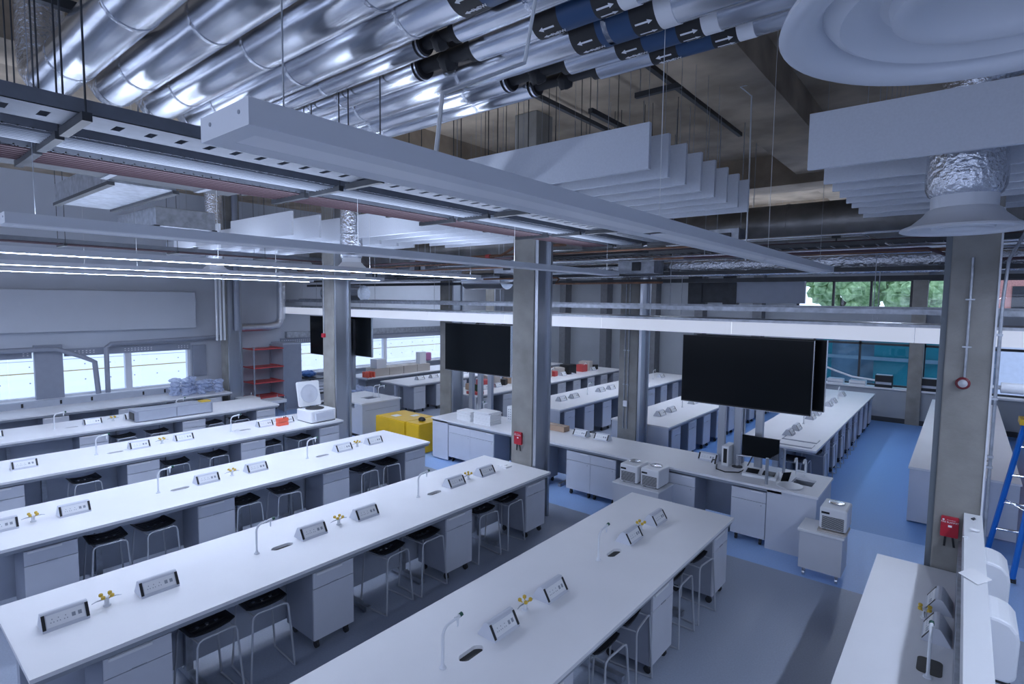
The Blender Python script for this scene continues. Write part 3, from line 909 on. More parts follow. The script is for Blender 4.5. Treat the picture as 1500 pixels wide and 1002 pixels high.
# yellow cabinets
for x0, x1, lab in ((-10.85, -9.78, 'wide yellow safety cabinet between the two rear benches'), (-9.75, -9.3, 'narrow yellow safety cabinet touching the rear bench')):
    t = thing('safety_cabinet', lab, 'cabinet', ((x0 + x1) / 2, 8.45, 0), 'yellow safety cabinets')
    hw = (x1 - x0) / 2
    MB().box(-hw, -0.3, 0.02, hw, 0.55, 0.70).build('body', 'yellow', t, bevel=0.006)
    if hw > 0.3:
        MB().box(-hw + 0.01, -0.315, 0.05, -0.003, -0.3, 0.68).build('door', 'yellow', t)
        MB().box(0.003, -0.315, 0.05, hw - 0.01, -0.3, 0.68).build('door', 'yellow', t)
        MB().box(-0.25, -0.1, 0.701, -0.05, 0.1, 0.703).box(0.1, 0.2, 0.701, 0.25, 0.4, 0.703).build('paper_label', 'paper', t)
    else:
        MB().box(-hw + 0.01, -0.315, 0.05, hw - 0.01, -0.3, 0.68).build('door', 'yellow', t)
tag(MB().blob((0, 0, 0), 0.1, 12, 0.1, 2, (1, 0.7, 0.5)).build('black_pouch', 'black', smooth=True), 'small black pouch on top of the narrow yellow cabinet', 'pouch').location = (-9.55, 8.45, 0.745)


# papers
def stack(x, y, n, lab, h=0.024, w=0.42, d=0.34):
    z = H_TOP
    rnd = random.Random(n)
    for i in range(n):
        o = MB().box(-w / 2, -d / 2, 0, w / 2, d / 2, h - 0.003).build('document_pad', 'paper')
        tag(o, 'white pad in the %s, %s up from the bench' % (lab, ORD[i]), 'pad', 'stacked white pads on the rear bench')
        o.location = (x + rnd.uniform(-.012, .012), y + rnd.uniform(-.012, .012), z)
        o.rotation_euler = (0, 0, rnd.uniform(-.03, .03))
        z += h


stack(-8.22, 8.62, 8, 'left stack', 0.026, 0.40, 0.32)
stack(-7.68, 8.62, 10, 'right stack', 0.027, 0.46, 0.36)
t = thing('file_holder', 'white perforated file holder standing behind the right stack of pads', 'holder', (-7.35, 9.12, H_TOP))
m = MB()
m.box(-0.13, -0.1, 0, 0.13, 0.1, 0.34)
m.build('holder_body', 'white', t, bevel=0.01)
m = MB()
for i in range(4):
    for j in range(5):
        m.box(-0.09 + i * 0.05, -0.102, 0.06 + j * 0.05, -0.07 + i * 0.05, -0.1, 0.085 + j * 0.05)
m.build('holes', 'edge', t)
for x, lab in ((-8.42, 'left'), (-8.22, 'right')):
    tap((x, 9.1, H_TOP), 'white water tap behind the stacked pads, %s one of the pair' % lab, 'water taps on the benches', rz=-1.2)
t = thing('cardboard_box', 'brown cardboard box on the rear bench beside the middle column', 'box', (-6.25, 9.12, H_TOP))
MB().box(-0.24, -0.1, 0, 0.24, 0.1, 0.105).build('carton', 'card', t, bevel=0.002)
MB().box(-0.24, -0.012, 0.105, 0.24, 0.012, 0.1065).build('tape', 'wood', t)
for x, lab in ((-5.62, 'left of the two socket boxes right of the cardboard box'), (-5.15, 'right of the two socket boxes right of the cardboard box'), (-3.15, 'socket box on the rear bench under the large near screen')):
    pod((x, 9.05, H_TOP), 'white ' + lab, 'socket boxes on the benches', rz=-math.pi / 2)
tag(MB().tube([(-3.05, 8.9, 0.915), (-3.0, 8.8, 0.99), (-2.95, 8.78, 1.0), (-2.93, 8.7, 0.96)], 0.012).build('black_plug', 'black', smooth=True), 'black plug and lead on the rear bench socket box', 'plug')
t = thing('computer_tower', 'white slim computer tower with black front on the rear bench', 'computer', (-2.84, 9.05, H_TOP))
MB().box(-0.055, -0.16, 0, 0.055, 0.16, 0.32).build('casing', 'white', t, bevel=0.008)
MB().box(-0.025, -0.164, 0.05, 0.03, -0.16, 0.28).build('front_panel', 'black', t)
t = thing('desk_monitor', 'black desk monitor on a clamp arm on the rear bench', 'monitor', (-2.55, 8.95, H_TOP))
o = MB().box(-0.27, -0.02, 0.22, 0.27, 0.02, 0.54).build('screen', 'screen', t, bevel=0.004); o.location = (0.22, 0, 0)
MB().tube([(-0.12, 0.02, 0), (-0.12, 0.02, 0.2)], 0.02, 12).tube([(-0.12, 0.02, 0.19), (0.1, 0.05, 0.2), (0.22, 0.03, 0.3)], 0.018, 10).build('arm', 'chrome', t, True)
MB().lathe([(0.08, 0), (0.08, 0.012), (0.03, 0.02)], (-0.12, 0.02, 0), 20).build('base', 'black', t, True)
tag(MB().tube([(-2.95, 8.85, 0.91), (-2.88, 8.62, 0.908), (-2.72, 8.55, 0.908), (-2.55, 8.66, 0.908), (-2.5, 8.85, 0.93), (-2.45, 8.97, 1.1)], 0.009, 8).build('black_cable', 'black', smooth=True), 'black looping cable on the rear bench beneath the monitor', 'cable')
t = thing('balance', 'white twin display balance on the rear bench below the monitor', 'instrument', (-2.25, 8.72, H_TOP), rz=0.05)
MB().extrude([(-0.24, -0.14, 0), (-0.24, 0.12, 0), (-0.24, 0.12, 0.09), (-0.24, -0.12, 0.035)], (0.48, 0, 0)).build('casing', 'white', t, bevel=0.006)
for x in (-0.11, 0.12):
    MB().extrude([(x - 0.085, -0.085, 0.047), (x - 0.085, 0.05, 0.078), (x - 0.085, 0.05, 0.082), (x - 0.085, -0.085, 0.051)], (0.17, 0, 0)).build('display', 'black', t)
t = thing('glass_screen', 'clear glass splash screen between two posts on the rear bench', 'screen', (-2.05, 8.8, H_TOP))
MB().tube([(-0.03, -0.42, 0), (-0.03, -0.42, 0.38)], 0.022, 12).build('post', 'steel', t, True)
MB().tube([(0.03, 0.30, 0), (0.03, 0.30, 0.38)], 0.022, 12).build('post', 'steel', t, True)
MB().extrude([(-0.03, -0.40, 0.06), (-0.022, -0.40, 0.06), (0.036, 0.28, 0.06), (0.028, 0.28, 0.06)], (0, 0, 0.3)).build('pane', 'glass', t)
t = thing('tap_pair', 'white curved twin taps at the sink end of the rear bench', 'tap', (-1.86, 9.2, H_TOP))
for x in (0.0, 0.12):
    MB().tube([(x, 0, 0), (x, 0, 0.2), (x, -0.03, 0.25), (x, -0.1, 0.26), (x, -0.15, 0.22)], 0.014, 8).build('spout', 'white', t, True)
MB().tube([(0, 0, 0.05), (0.12, 0, 0.05)], 0.02, 8).build('crossbar', 'white', t, True)
tag(MB().lathe([(0.16, 0), (0.18, 0.012), (0.175, 0.016), (0.15, 0.006), (0.0, 0.005)], (-1.80, 8.50, H_TOP), 28).build('round_tray', 'white', smooth=True), 'round white tray on the rear bench beside the sink', 'tray')
tag(MB().extrude([(-1.95, 8.62, 0.902), (-1.87, 8.72, 0.902), (-1.84, 8.75, 1.04), (-1.92, 8.65, 1.04)], (0.006, -0.004, 0)).build('small_tablet', 'screen'), 'small dark tablet leaning beside the glass screen', 'tablet')


# chillers
def make_chiller(key=''):
    t = thing('chiller', '', 'chiller')
    MB().box(-0.15, -0.2, 0.02, 0.15, 0.2, 0.30).build('casing', 'white', t, bevel=0.02)
    g = MB()
    for i in range(12):
        g.box(-0.12, -0.206, 0.04 + i * 0.013, 0.12, -0.2, 0.046 + i * 0.013)
    g.build('grille', 'rubber', t)
    MB().lathe([(0.09, 0.30), (0.095, 0.315), (0.08, 0.32), (0.0, 0.318)], (0, 0.04, 0), 20).build('lid', 'chrome', t, True)
    MB().box(-0.13, -0.206, 0.22, -0.04, -0.2, 0.245).build('badge', 'black', t)
    MB().box(-0.12, -0.15, 0, -0.08, 0.15, 0.02).box(0.08, -0.15, 0, 0.12, 0.15, 0.02).build('foot', 'rubber', t)
    return t


chill = once(make_chiller)
t = thing('low_cart', 'white low cabinet in front of the rear bench carrying two chillers', 'cart', (-3.82, 8.1, 0))
MB().box(-0.38, -0.34, 0.1, 0.38, 0.28, 0.61).build('body', 'lam', t)
MB().box(-0.40, -0.36, 0.61, 0.40, 0.3, 0.63).build('top', 'white', t, bevel=0.003)
for a in (-0.3, 0.3):
    for b in (-0.27, 0.2):
        MB().tube([(a - .014, b, 0.04), (a + .014, b, 0.04)], 0.04, 14).box(a - .02, b - .02, 0.06, a + .02, b + .02, 0.1).build('caster', 'rubber', t, True)
chill((-3.98, 8.02, 0.63), 'left white chiller of the pair on the low cart', 'white benchtop chillers')
chill((-3.62, 8.02, 0.63), 'right white chiller of the pair on the low cart', 'white benchtop chillers')
t = thing('wheeled_cart', 'grey cart on casters at the right end of the rear bench', 'cart', (-1.24, 7.93, 0))
MB().box(-0.25, -0.22, 0.12, 0.23, 0.2, 0.60).build('body', 'lam', t)
MB().box(-0.27, -0.24, 0.60, 0.25, 0.22, 0.63).build('top', 'white', t, bevel=0.003)
for a in (-0.19, 0.18):
    for b in (-0.16, 0.14):
        MB().tube([(a - .014, b, 0.045), (a + .014, b, 0.045)], 0.045, 14).box(a - .02, b - .02, 0.07, a + .02, b + .02, 0.12).build('caster', 'chrome', t, True)
tag(MB().box(-1.30, 7.76, 0.631, -0.98, 8.08, 0.655).build('pale_board', 'wood'), 'pale wooden board under the chiller on the grey cart', 'board')
chill((-1.13, 7.95, 0.656), 'white chiller on the grey cart at the end of the rear bench', 'white benchtop chillers')

# ================================================================ BIG SCREENS
def tv(x0, x1, y, lab, z0=1.85, z1=2.96, posts=(), back=None):
    t = thing('large_screen', lab, 'screen', ((x0 + x1) / 2, y, 0), 'large black screens')
    hw = (x1 - x0) / 2
    MB().box(-hw, 0, z0, hw, 0.05, z1).build('housing', 'black', t, bevel=0.004)
    MB().box(-hw + 0.012, -0.004, z0 + 0.02, hw - 0.012, 0, z1 - 0.012).build('display', 'screen', t)
    MB().box(-hw, -0.006, z0 - 0.008, hw, 0.05, z0).box(hw, -0.006, z0, hw + 0.006, 0.05, z1).build('bezel', 'chrome', t)
    xc = (x0 + x1) / 2
    for p in posts:
        MB().box(p - xc - 0.055, back or 0.09, 0.901, p - xc + 0.055, (back or 0.09) + 0.08, z1 - 0.06).build('post', 'steel', t)
    return t


tv(-3.64, -1.67, 9.0, 'nearest large black screen above the rear bench', 1.85, 2.96, (-2.98, -2.72, -2.40))
tv(-3.53, -1.56, 9.32, 'large black screen back to back behind the nearest one', 1.88, 2.96, (-2.72,), -0.09)
tv(-9.36, -7.38, 9.0, 'large black screen above the stacked white pads', 1.87, 2.96, (-8.62, -8.35, -8.05))
tv(-15.15, -13.2, 9.0, 'leftmost large black screen behind the left column', 1.84, 2.97, (-14.3,))
tv(-14.6, -12.62, 9.34, 'black screen back to back behind the leftmost one', 1.88, 2.97, (-13.4,), -0.09)

# ================================================================ BENCHES OF THE REAR LABORATORY
RX = [-1.9, -4.62, -7.35, -10.08, -12.87]
RN = ['rear bench beside the blue aisle', 'second rear bench from the aisle', 'third rear bench from the aisle', 'fourth rear bench from the aisle', 'fifth rear bench from the aisle']
for k, xr in enumerate(RX):
    bench(xr, 10.85, 19.15, 'white ' + RN[k] + ' running to the far wall', group='rear laboratory benches', endpanel=k in (1, 2, 3), feet=(11.0, 14.5, 18.5))
    xc = xr - BW / 2
    for j in range(9):
        y = 11.35 + j * 0.92 + (0.0 if k else 0.0)
        if k == 0 and j == 0: continue
        if visible(xr, y, 0.5, 0):
            cab((xr - 0.045, y, 0), 'white cabinet under the %s, %s from its near end' % (RN[k], ORD[j]), 'drawer cabinets under the rear benches')
    for j, y in enumerate((11.9, 12.5, 13.9, 14.5, 16.0, 16.6, 18.0)):
        pod((xc, y, H_TOP), 'white socket box on the %s, %s from its near end' % (RN[k], ORD[j]), 'socket boxes on the rear benches')
    for j, y in enumerate((13.2, 15.3, 17.4)):
        tap((xc, y, H_TOP), 'white water tap on the %s, %s from its near end' % (RN[k], ORD[j]), 'water taps on the rear benches')
for x, y, lab in ((-2.5, 11.02, 'stool tucked in front of the rear bench beside the blue aisle'),):
    pass
tb = bench(0.79, 10.85, 19.15, 'long white bench behind the near column on the right of the blue aisle', group='rear laboratory benches', endpanel=True)
MB().box(-0.66, -4.1, 0.0, -0.62, 4.1, 0.82).build('side_panel', 'lam', tb)
tag(MB().rbox(0.38, 12.1, 0.9005, 0.44, 12.16, 0.903, 0.02).build('grommet', 'black'), 'small black cable grommet on the bench behind the ladder', 'grommet')
for j, (x, y) in enumerate(((-2.25, 11.02), (-2.12, 11.81), (-2.12, 12.73), (-2.12, 13.65), (-2.12, 14.57), (-2.12, 15.49))):
    stool((x, y, 0), 'stool at the rear bench beside the blue aisle, %s from its near end' % ORD[j], 'stools of the rear laboratory')
# sink trays at the near end
for y, lab in ((11.15, 'near'), (11.6, 'far')):
    t = thing('recessed_tray', 'grey rectangular tray at the near end of the aisle bench, %s one' % lab, 'tray', (-2.3, y, H_TOP))
    MB().box(-0.3, -0.16, 0.0, 0.3, 0.16, 0.008).build('tray_base', 'lamdark', t)
    MB().box(-0.27, -0.13, 0.008, 0.3, 0.16, 0.014).build('lid', 'top', t)
# items on the far sill and floor
for x, lab, m_ in ((-3.05, 'white sequencer box on the far sill, leftmost', 'white'), (-2.45, 'white box with dark display on the far sill', 'white'), (-1.78, 'black boxy printer on the far sill left of the far column', 'black'), (-0.66, 'black boxy printer on the far sill right of the far column', 'black')):
    t = thing('sill_machine', lab, 'machine', (x, YB - 0.24, 1.02))
    hh = 0.14 if m_ == 'white' else 0.36
    MB().box(-0.22, -0.15, 0.0, 0.22, 0.15, hh).build('casing', m_, t, bevel=0.01)
    MB().box(-0.2, -0.153, hh * 0.25, 0.2, -0.15, hh * 0.45).build('front_slot', 'panel', t)
    MB().box(-0.2, -0.13, hh, 0.2, 0.13, hh + 0.012).build('lid', 'panel', t)
tag(MB().tube([(-3.3, 19.9, 1.5), (-3.1, 19.9, 1.42), (-2.6, 19.88, 1.26), (-1.9, 19.88, 1.2)], 0.03, 8).build('white_hose', 'white', smooth=True), 'white curved hose above the far sill machines', 'hose')
rnd = random.Random(9)
for j in range(16):
    y = 11.6 + j * 0.45
    c_ = ('card', 'redpaint', 'wood', 'black')[j % 4]
    s = 0.11 + 0.05 * (j % 3)
    o = MB().box(-s, -s, 0, s, s, s * 1.6).build('parts_box', c_, bevel=0.01)
    tag(o, '%s box in the row of clutter on the fourth rear bench' % {'card': 'brown', 'redpaint': 'reddish', 'wood': 'pale', 'black': 'black'}[c_], 'box', 'clutter on the fourth rear bench')
    o.location = (-11.0 + 0.1 * (j % 2), y, H_TOP + 0.001); o.rotation_euler = (0, 0, rnd.uniform(-.5, .5))
# potted plant in red tray behind the screens
t = thing('potted_plant', 'small dark plants in a red tray behind the stacked pads', 'plant', (-10.4, 11.15, H_TOP))
MB().box(-0.2, -0.14, 0, 0.2, 0.14, 0.07).build('tray', 'redpaint', t)
m = MB()
for q in range(26):
    a = rnd.uniform(0, 6.28); r = rnd.uniform(0.02, 0.16)
    x, y = r * math.cos(a), r * 0.7 * math.sin(a)
    m.extrude([(x, y, 0.07), (x + 0.03, y + 0.01, 0.16), (x + rnd.uniform(-.06, .06), y, 0.26)], (0.006, 0.006, 0))
m.build('leaves', 'plant', t)

# rear left: cartons, crates, bags
def carton(x, y, z, a, b, c_, lab, m_='card', name='carton', rz=0.0):
    o = MB().box(-a / 2, -b / 2, 0, a / 2, b / 2, c_).build(name, m_, bevel=0.004)
    o.location = (x, y, z); o.rotation_euler = (0, 0, rz)
    return tag(o, lab, 'box', None)


bench(-14.9, 10.85, 17.5, 'dark legged rear bench below the far left windows', group='rear laboratory benches', width=1.2, feet=(11.2, 13.5, 17.0))
for j in range(4):
    carton(-15.35, 11.6 + j * 0.62, 0.901, 0.5, 0.6, 0.26, 'long brown carton on the far left bench, %s from its near end' % ORD[j], 'wood')
carton(-15.3, 11.6, 1.162, 0.36, 0.4, 0.3, 'white box standing on the nearest brown carton', 'white')
carton(-15.3, 13.5, 1.162, 0.22, 0.3, 0.42, 'tall white box standing on the farthest brown carton', 'white')
t = thing('reagent_crate', 'crate of orange capped bottles at the far left', 'crate', (-14.95, 10.95, 0.901))
MB().box(-0.2, -0.2, 0, 0.2, 0.2, 0.04).build('tray', 'white', t)
for a in range(4):
    for b in range(3):
        MB().lathe([(0.035, 0.04), (0.035, 0.2), (0.02, 0.22)], (-0.13 + a * 0.085, -0.12 + b * 0.12, 0), 10).build('bottle', 'orange', t, True)
for j, (x, y, z, s) in enumerate(((-14.4, 9.95, 0.2, 0.22), (-14.0, 9.9, 0.2, 0.2), (-13.65, 10.0, 0.2, 0.22))):
    carton(x, y, 0, 0.4, 0.4, 0.62, '%s of the three boxes on the floor behind the sink bench' % ('leftmost', 'middle', 'rightmost')[j], ('bluecloth', 'card', 'card')[j])
    o = MB().blob((0, 0, 0), s, 14, 0.15, j, (1, 1, 0.6)).build('plastic_bag', 'bag'); o.location = (x, y, 0.755)
    tag(o, 'clear plastic bag on the %s floor box behind the sink bench' % ('leftmost', 'middle', 'rightmost')[j], 'bag')
tag(MB().box(-16.9, 15.0, 1.03, -16.7, 15.3, 1.35).build('pink_bag', 'pinkbag', bevel=0.03), 'pink bag on the sill of the far left windows', 'bag')
# equipment trolley and red rack near left windows
t = thing('equipment_trolley', 'dark equipment trolley with shelves near the far left windows', 'trolley', (-16.2, 9.65, 0))
for a in (-0.42, 0.42):
    for b in (-0.3, 0.3):
        MB().box(a - 0.02, b - 0.02, 0.08, a + 0.02, b + 0.02, 0.95).build('post', 'chrome', t)
        MB().tube([(a - .015, b, 0.045), (a + .015, b, 0.045)], 0.045, 12).build('caster', 'rubber', t, True)
for z in (0.12, 0.45, 0.93):
    MB().box(-0.45, -0.33, z, 0.45, 0.33, z + 0.03).build('shelf', 'darksteel', t)
for z in (0.16, 0.5, 0.6, 0.7):
    o = MB().box(-0.1, -0.25, z, 0.38, 0.25, z + 0.07).build('grey_module', 'paint' if z > 0.2 else 'white'); 
    tag(o, 'pale module on the dark trolley shelves', 'module', 'modules on the trolley'); o.location = (-16.2, 9.65, 0)
o = MB().blob((0, 0, 0), 0.24, 14, 0.15, 8, (1.1, 1, 0.45)).build('blue_bag', 'bluecloth'); o.location = (-16.3, 9.6, 1.06); tag(o, 'blue plastic bag lying on the dark trolley', 'bag')
t = thing('storage_rack', 'tall dark rack with red shelves by the left wall', 'rack', (-16.4, 8.15, 0))
for a in (-0.4, 0.4):
    for b in (-0.45, 0.45):
        MB().box(a - 0.018, b - 0.018, 0, a + 0.018, b + 0.018, 2.05).build('post', 'lamdark', t)
for z in (0.5, 0.95, 1.4, 1.95):
    MB().box(-0.4, -0.47, z, 0.4, -0.43, z + 0.035).box(-0.4, 0.43, z, 0.4, 0.47, z + 0.035).box(0.37, -0.45, z, 0.43, 0.45, z + 0.035).box(-0.37, -0.43, z, 0.37, 0.43, z + 0.012).build('shelf', 'redpaint', t)
t = thing('tall_locker', 'tall dark purple locker beside the red shelved rack', 'locker', (-16.5, 8.98, 0))
MB().box(-0.4, -0.3, 0, 0.35, 0.3, 2.1).build('body', 'panel', t)
MB().box(0.35, -0.28, 0.05, 0.36, 0.28, 2.05).build('door', 'lamdark', t)
for j, (y, z) in enumerate(((7.35, 0.62), (8.0, 0.52))):
    t = thing('white_bench_seat', 'white padded seat on chrome legs by the left wall, %s one' % ('left', 'right')[j], 'seat', (-15.7 + 0.25 * j, y, 0))
    MB().rbox(-0.28, -0.25, z - 0.06, 0.28, 0.25, z + 0.03, 0.04).build('seat', 'white', t, bevel=0.01)
    for a in (-0.24, 0.24):
        MB().tube([(a, -0.22, 0.01), (a, -0.22, z - 0.06), ], 0.012).tube([(a, 0.22, 0.01), (a, 0.22, z + 0.12)], 0.012).build('leg', 'chrome', t, True)

# ================================================================ WHITE FASCIA BAND
t = thing('fascia_band', 'long white fascia band with added glow hanging across the room above the screens', 'fascia', (-7, 9.0, 0))
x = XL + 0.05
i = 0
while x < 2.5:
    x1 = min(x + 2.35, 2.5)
    MB().box(x + 7 + 0.004, -0.02, 3.0, x1 + 7 - 0.004, 0.015, 3.2).build('fascia_panel', 'fascia_glow', t)
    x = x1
MB().box(XL + 7.05, 0.02, 3.2, 9.5, 0.9, 3.24).build('top_sheet', 'galv', t)
MB().box(XL + 7.05, 0.02, 3.0, 9.5, 0.05, 3.2).build('back_plate', 'edge', t)
for y, z, lab in ((9.25, 3.37, 'grey cable tray running just above the white fascia band'), (9.75, 3.40, 'further grey cable tray above the white fascia band')):
    t = thing('cable_tray', lab, 'cable tray', (-7, y, z), 'cable trays')
    MB().box(XL + 7.1, -0.1, 0, 9.5, -0.09, 0.07).box(XL + 7.1, 0.09, 0, 9.5, 0.1, 0.07).build('side_rail', 'galv', t)
    m = MB()
    x = XL + 7.2
    while x < 9.4:
        m.box(x, -0.09, 0, x + 0.15, 0.09, 0.006); x += 0.21
    m.build('rungs', 'galv', t)
    for x in range(-9, 9, 3):
        MB().tube([(x, 0, -0.12), (x, 0, ZC - z)], 0.006, 6).build('hanger', 'galv', t)

# ================================================================ LINEAR LIGHTS
LZ = 3.88
LX = [-1.37, -4.10, -6.85, -9.6, -12.3]
LN = ['nearest long white linear light hanging above the nearest bench', 'second long white linear light from the camera', 'third linear light, with a bright glowing strip', 'fourth linear light, with a bright glowing strip', 'farthest linear light near the left windows']


def linear(x, y0, y1, lab, lit, up=True, LZ=3.88):
    t = thing('linear_light', lab, 'light', (x, (y0 + y1) / 2, LZ), 'linear lights above the benches')
    L = (y1 - y0) / 2
    m = MB()
    m.box(-0.125, -L, 0.0, -0.118, L, 0.06).box(0.118, -L, 0.0, 0.125, L, 0.06).box(-0.118, -L, 0.05, 0.118, L, 0.06)
    m.box(-0.118, -L + 0.05, 0.0, -0.05, L - 0.05, 0.004).box(0.05, -L + 0.05, 0.0, 0.118, L - 0.05, 0.004)
    m.box(-0.118, -L, 0.0, 0.118, -L + 0.05, 0.05).box(-0.118, L - 0.05, 0.0, 0.118, L, 0.05)
    m.build('housing', 'paint', t)
    n = 3
    for k in range(n):
        a, b = -L + 2 * L * k / n + 0.05, -L + 2 * L * (k + 1) / n - 0.05
        MB().box(-0.05, a, 0.0005, 0.05, b, 0.008).build('diffuser', 'led' if lit else 'opal', t)
        if up: MB().quad((-0.08, a, 0.0606), (0.08, a, 0.0606), (0.08, b, 0.0606), (-0.08, b, 0.0606)).build('added_uplight', 'added_uplight', t)  # upward glow added on top to brighten ceiling and pipes
    for k in range(4):
        y = -L + 0.15 + (2 * L - 0.3) * k / 3
        MB().tube([(0, y, 0.06), (0, y, ztop(x) - LZ)], 0.0022, 5).build('cable', 'cable' if k in (1, 2) else 'galv', t)
    if y0 < 1:
        for xx, zz in ((-0.07, 0.035), (0.08, 0.035)):
            MB().tube([(xx, -L - 0.002, zz), (xx, -L, zz)], 0.005, 10).build('screw', 'edge', t)
    return t


for k, x in enumerate(LX):
    linear(x, 0.6, 7.6 if k == 0 else 7.35, LN[k], k >= 2, k >= 1)
linear(1.35, 0.6, 7.35, 'linear light above the right side of the low wall, just out of the frame', True, False)
for k, x in enumerate((-1.3, -4.1, -6.9, -9.7)):  # extra strips set high behind the ducts, added to light the rear laboratory
    linear(x, 12.6, 17.0, 'added linear light brightening the rear laboratory, %s from the blue aisle' % ORD[k], True, True, 4.7)

# ================================================================ ACOUSTIC BAFFLES
def baffles(x0, x1, ys, where, z0=4.5, z1=4.9):
    first = None
    for j, y in enumerate(ys):
        if first is None:
            t = thing('acoustic_baffle', '', 'baffle', ((x0 + x1) / 2, y, z0), 'white acoustic baffles')
            hw = (x1 - x0) / 2
            MB().box(-hw, -0.02, 0, hw, 0.02, z1 - z0).build('board', 'baffle', t, bevel=0.003)
            for s in (-1, 1):
                MB().tube([(s * hw * 0.7, 0, z1 - z0), (s * hw * 0.7, 0, ztop((x0 + x1) / 2 + s * hw * 0.7) - z0)], 0.0022, 5).build('wire', 'galv', t)
            first = t
        else:
            t = dup(first, ((x0 + x1) / 2, y, z0), '')
        t['label'] = 'white hanging acoustic baffle %s, %s from the front' % (where, ORD[j])


baffles(-4.3, -1.90, [3.94 + 0.349 * k for k in range(8)], 'of the middle group', 4.495, 4.84)
baffles(-0.98, 1.45, [4.70, 5.32, 5.71, 6.08, 6.45, 6.79, 7.27, 7.63], 'of the right group', 4.5, 4.91)
baffles(-10.5, -8.38, [4.70, 5.19, 5.61, 6.01, 6.42, 6.82, 7.22], 'of the left group', 4.5, 4.88)
baffles(-13.2, -11.0, [4.70, 5.19, 5.61, 6.01, 6.42, 6.82], 'left of the left group', 4.5, 4.88)
baffles(-15.95, -14.4, [5.5, 5.9, 6.4, 6.82, 7.26, 7.93], 'by the left windows', 4.5, 4.88)
baffles(-7.9, -5.65, [5.6, 6.0, 6.4, 6.8, 7.2, 7.6], 'between the left and middle groups', 4.5, 4.88)


# ================================================================ CEILING DIFFUSERS
def diffuser(x, y, z, lab, r=0.33, neck=0.62):
    t = thing('air_diffuser', lab, 'diffuser', (x, y, z), 'round ceiling diffusers')
    pr = [(0.0, 0.035), (0.10, 0.035), (0.118, 0.022), (0.14, 0.010), (0.16, 0.014), (0.165, 0.035), (0.178, 0.04), (0.205, 0.022), (0.235, 0.012), (0.25, 0.020), (0.262, 0.035), (0.275, 0.012), (0.29, 0.004), (0.318, 0.0), (0.33, 0.006),
          (0.325, 0.02), (0.27, 0.045), (0.22, 0.09), (0.21, 0.1), (0.19, 0.13), (0.172, 0.14), (0.172, 0.22)]
    k = r / 0.33
    MB().lathe([(a * k, b * k) for a, b in pr], (0, 0, 0), 64).build('plate', 'paint', t, True)
    pr = [(0.174, 0.215), (0.19, 0.23), (0.205, 0.27), (0.21, 0.34), (0.205, 0.42), (0.20, neck)]
    MB().lathe([(a * k, b * k) for a, b in pr], (0, 0, 0), 40).build('foil_neck', 'crinkle', t, True)
    MB().lathe([(0.182 * k, 0.235 * k), (0.192 * k, 0.25 * k), (0.182 * k, 0.255 * k)], (0, 0, 0), 40, False).build('clamp', 'edge', t, True)
    return t


for k, x in enumerate((-12.5, -15.3)):  # further strips added to brighten the dim far left area
    linear(x, 12.6, 17.0, 'added linear light brightening the far left area, %s' % ('right one', 'left one')[k], True, True, 4.7)
diffuser(0.04, 1.33, 4.02, 'very large round white air diffuser at the top right, nearest the camera', 0.375)
diffuser(-0.05, 5.03, 4.02, 'round white air diffuser with foil neck hanging between the right baffles', 0.365, 0.75)
diffuser(-8.1, 5.6, 3.98, 'round white air diffuser with foil neck among the left baffles', 0.30)
diffuser(-13.4, 5.6, 4.1, 'round white air diffuser near the left windows', 0.30)


def duct(pts, r, lab, m_='foil', name='round_duct', rings=0.0, group='round ducts', n=24):
    P = [Vector(p) for p in pts]
    t = thing(name, lab, 'duct', P[0], group)
    MB().tube([p - P[0] for p in P], r, n).build('duct_body', m_, t, True)
    if rings:
        L = (P[1] - P[0]).length
        d = (P[1] - P[0]).normalized()
        for q in range(1, int(L / rings) + 1):
            c0 = d * (q * rings)
            MB().tube([c0 - d * 0.02, c0 + d * 0.02], r * 1.03, n).build('joint_ring', m_, t, True)
    return t


duct([(-8.1, 5.6, 4.585), (-8.1, 5.6, ZC - 0.01)], 0.18, 'vertical foil duct above the left diffuser', 'crinkle')
duct([(-13.4, 5.6, 4.70), (-13.4, 5.6, ZC - 0.01)], 0.18, 'vertical foil duct above the diffuser near the left windows', 'crinkle')
duct([(0.04, 1.33, 4.64), (0.04, 1.33, 4.9)], 0.2, 'foil duct rising from the near diffuser', 'crinkle')
duct([(-0.05, 5.03, 4.77), (-0.05, 5.03, 4.97), (0.02, 5.03, 5.15), (0.25, 5.03, 5.24), (4.0, 5.03, 5.24)], 0.19, 'crinkled foil duct above the right baffles', 'crinkle')
duct([(-14, 8.6, 4.62), (4.9, 8.6, 4.62)], 0.27, 'large dull metal duct crossing the room behind the baffles', 'ductdark', rings=2.4)
duct([(-12, 9.86, 4.15), (4.9, 9.86, 4.15)], 0.19, 'crinkled foil duct above the white fascia band', 'crinkle')
duct([(-12, 9.5, 4.30), (4.9, 9.5, 4.30)], 0.085, 'thin bright foil pipe beside the crinkled duct', 'foil', rings=1.2)
duct([(-12, 10.9, 4.25), (4.9, 10.9, 4.25)], 0.10, 'second thin bright foil pipe behind the crinkled duct', 'foil', rings=1.5)
duct([(-16.5, 7.4, 2.6), (-16.5, 8.4, 2.6), (-16.5, 8.7, 2.66), (-16.5, 8.82, 2.85), (-16.5, 8.85, 4.3)], 0.13, 'flexible foil duct by the left wall beside the screen', 'crinkle')
duct([(-9.2, 9.6, 4.0), (-8.0, 9.6, 4.0)], 0.26, 'short bright duct drum above the fascia, left one', 'foil')
duct([(-15.2, 9.6, 3.65), (-13.3, 9.6, 3.65)], 0.22, 'short bright duct drum above the leftmost screens', 'foil')


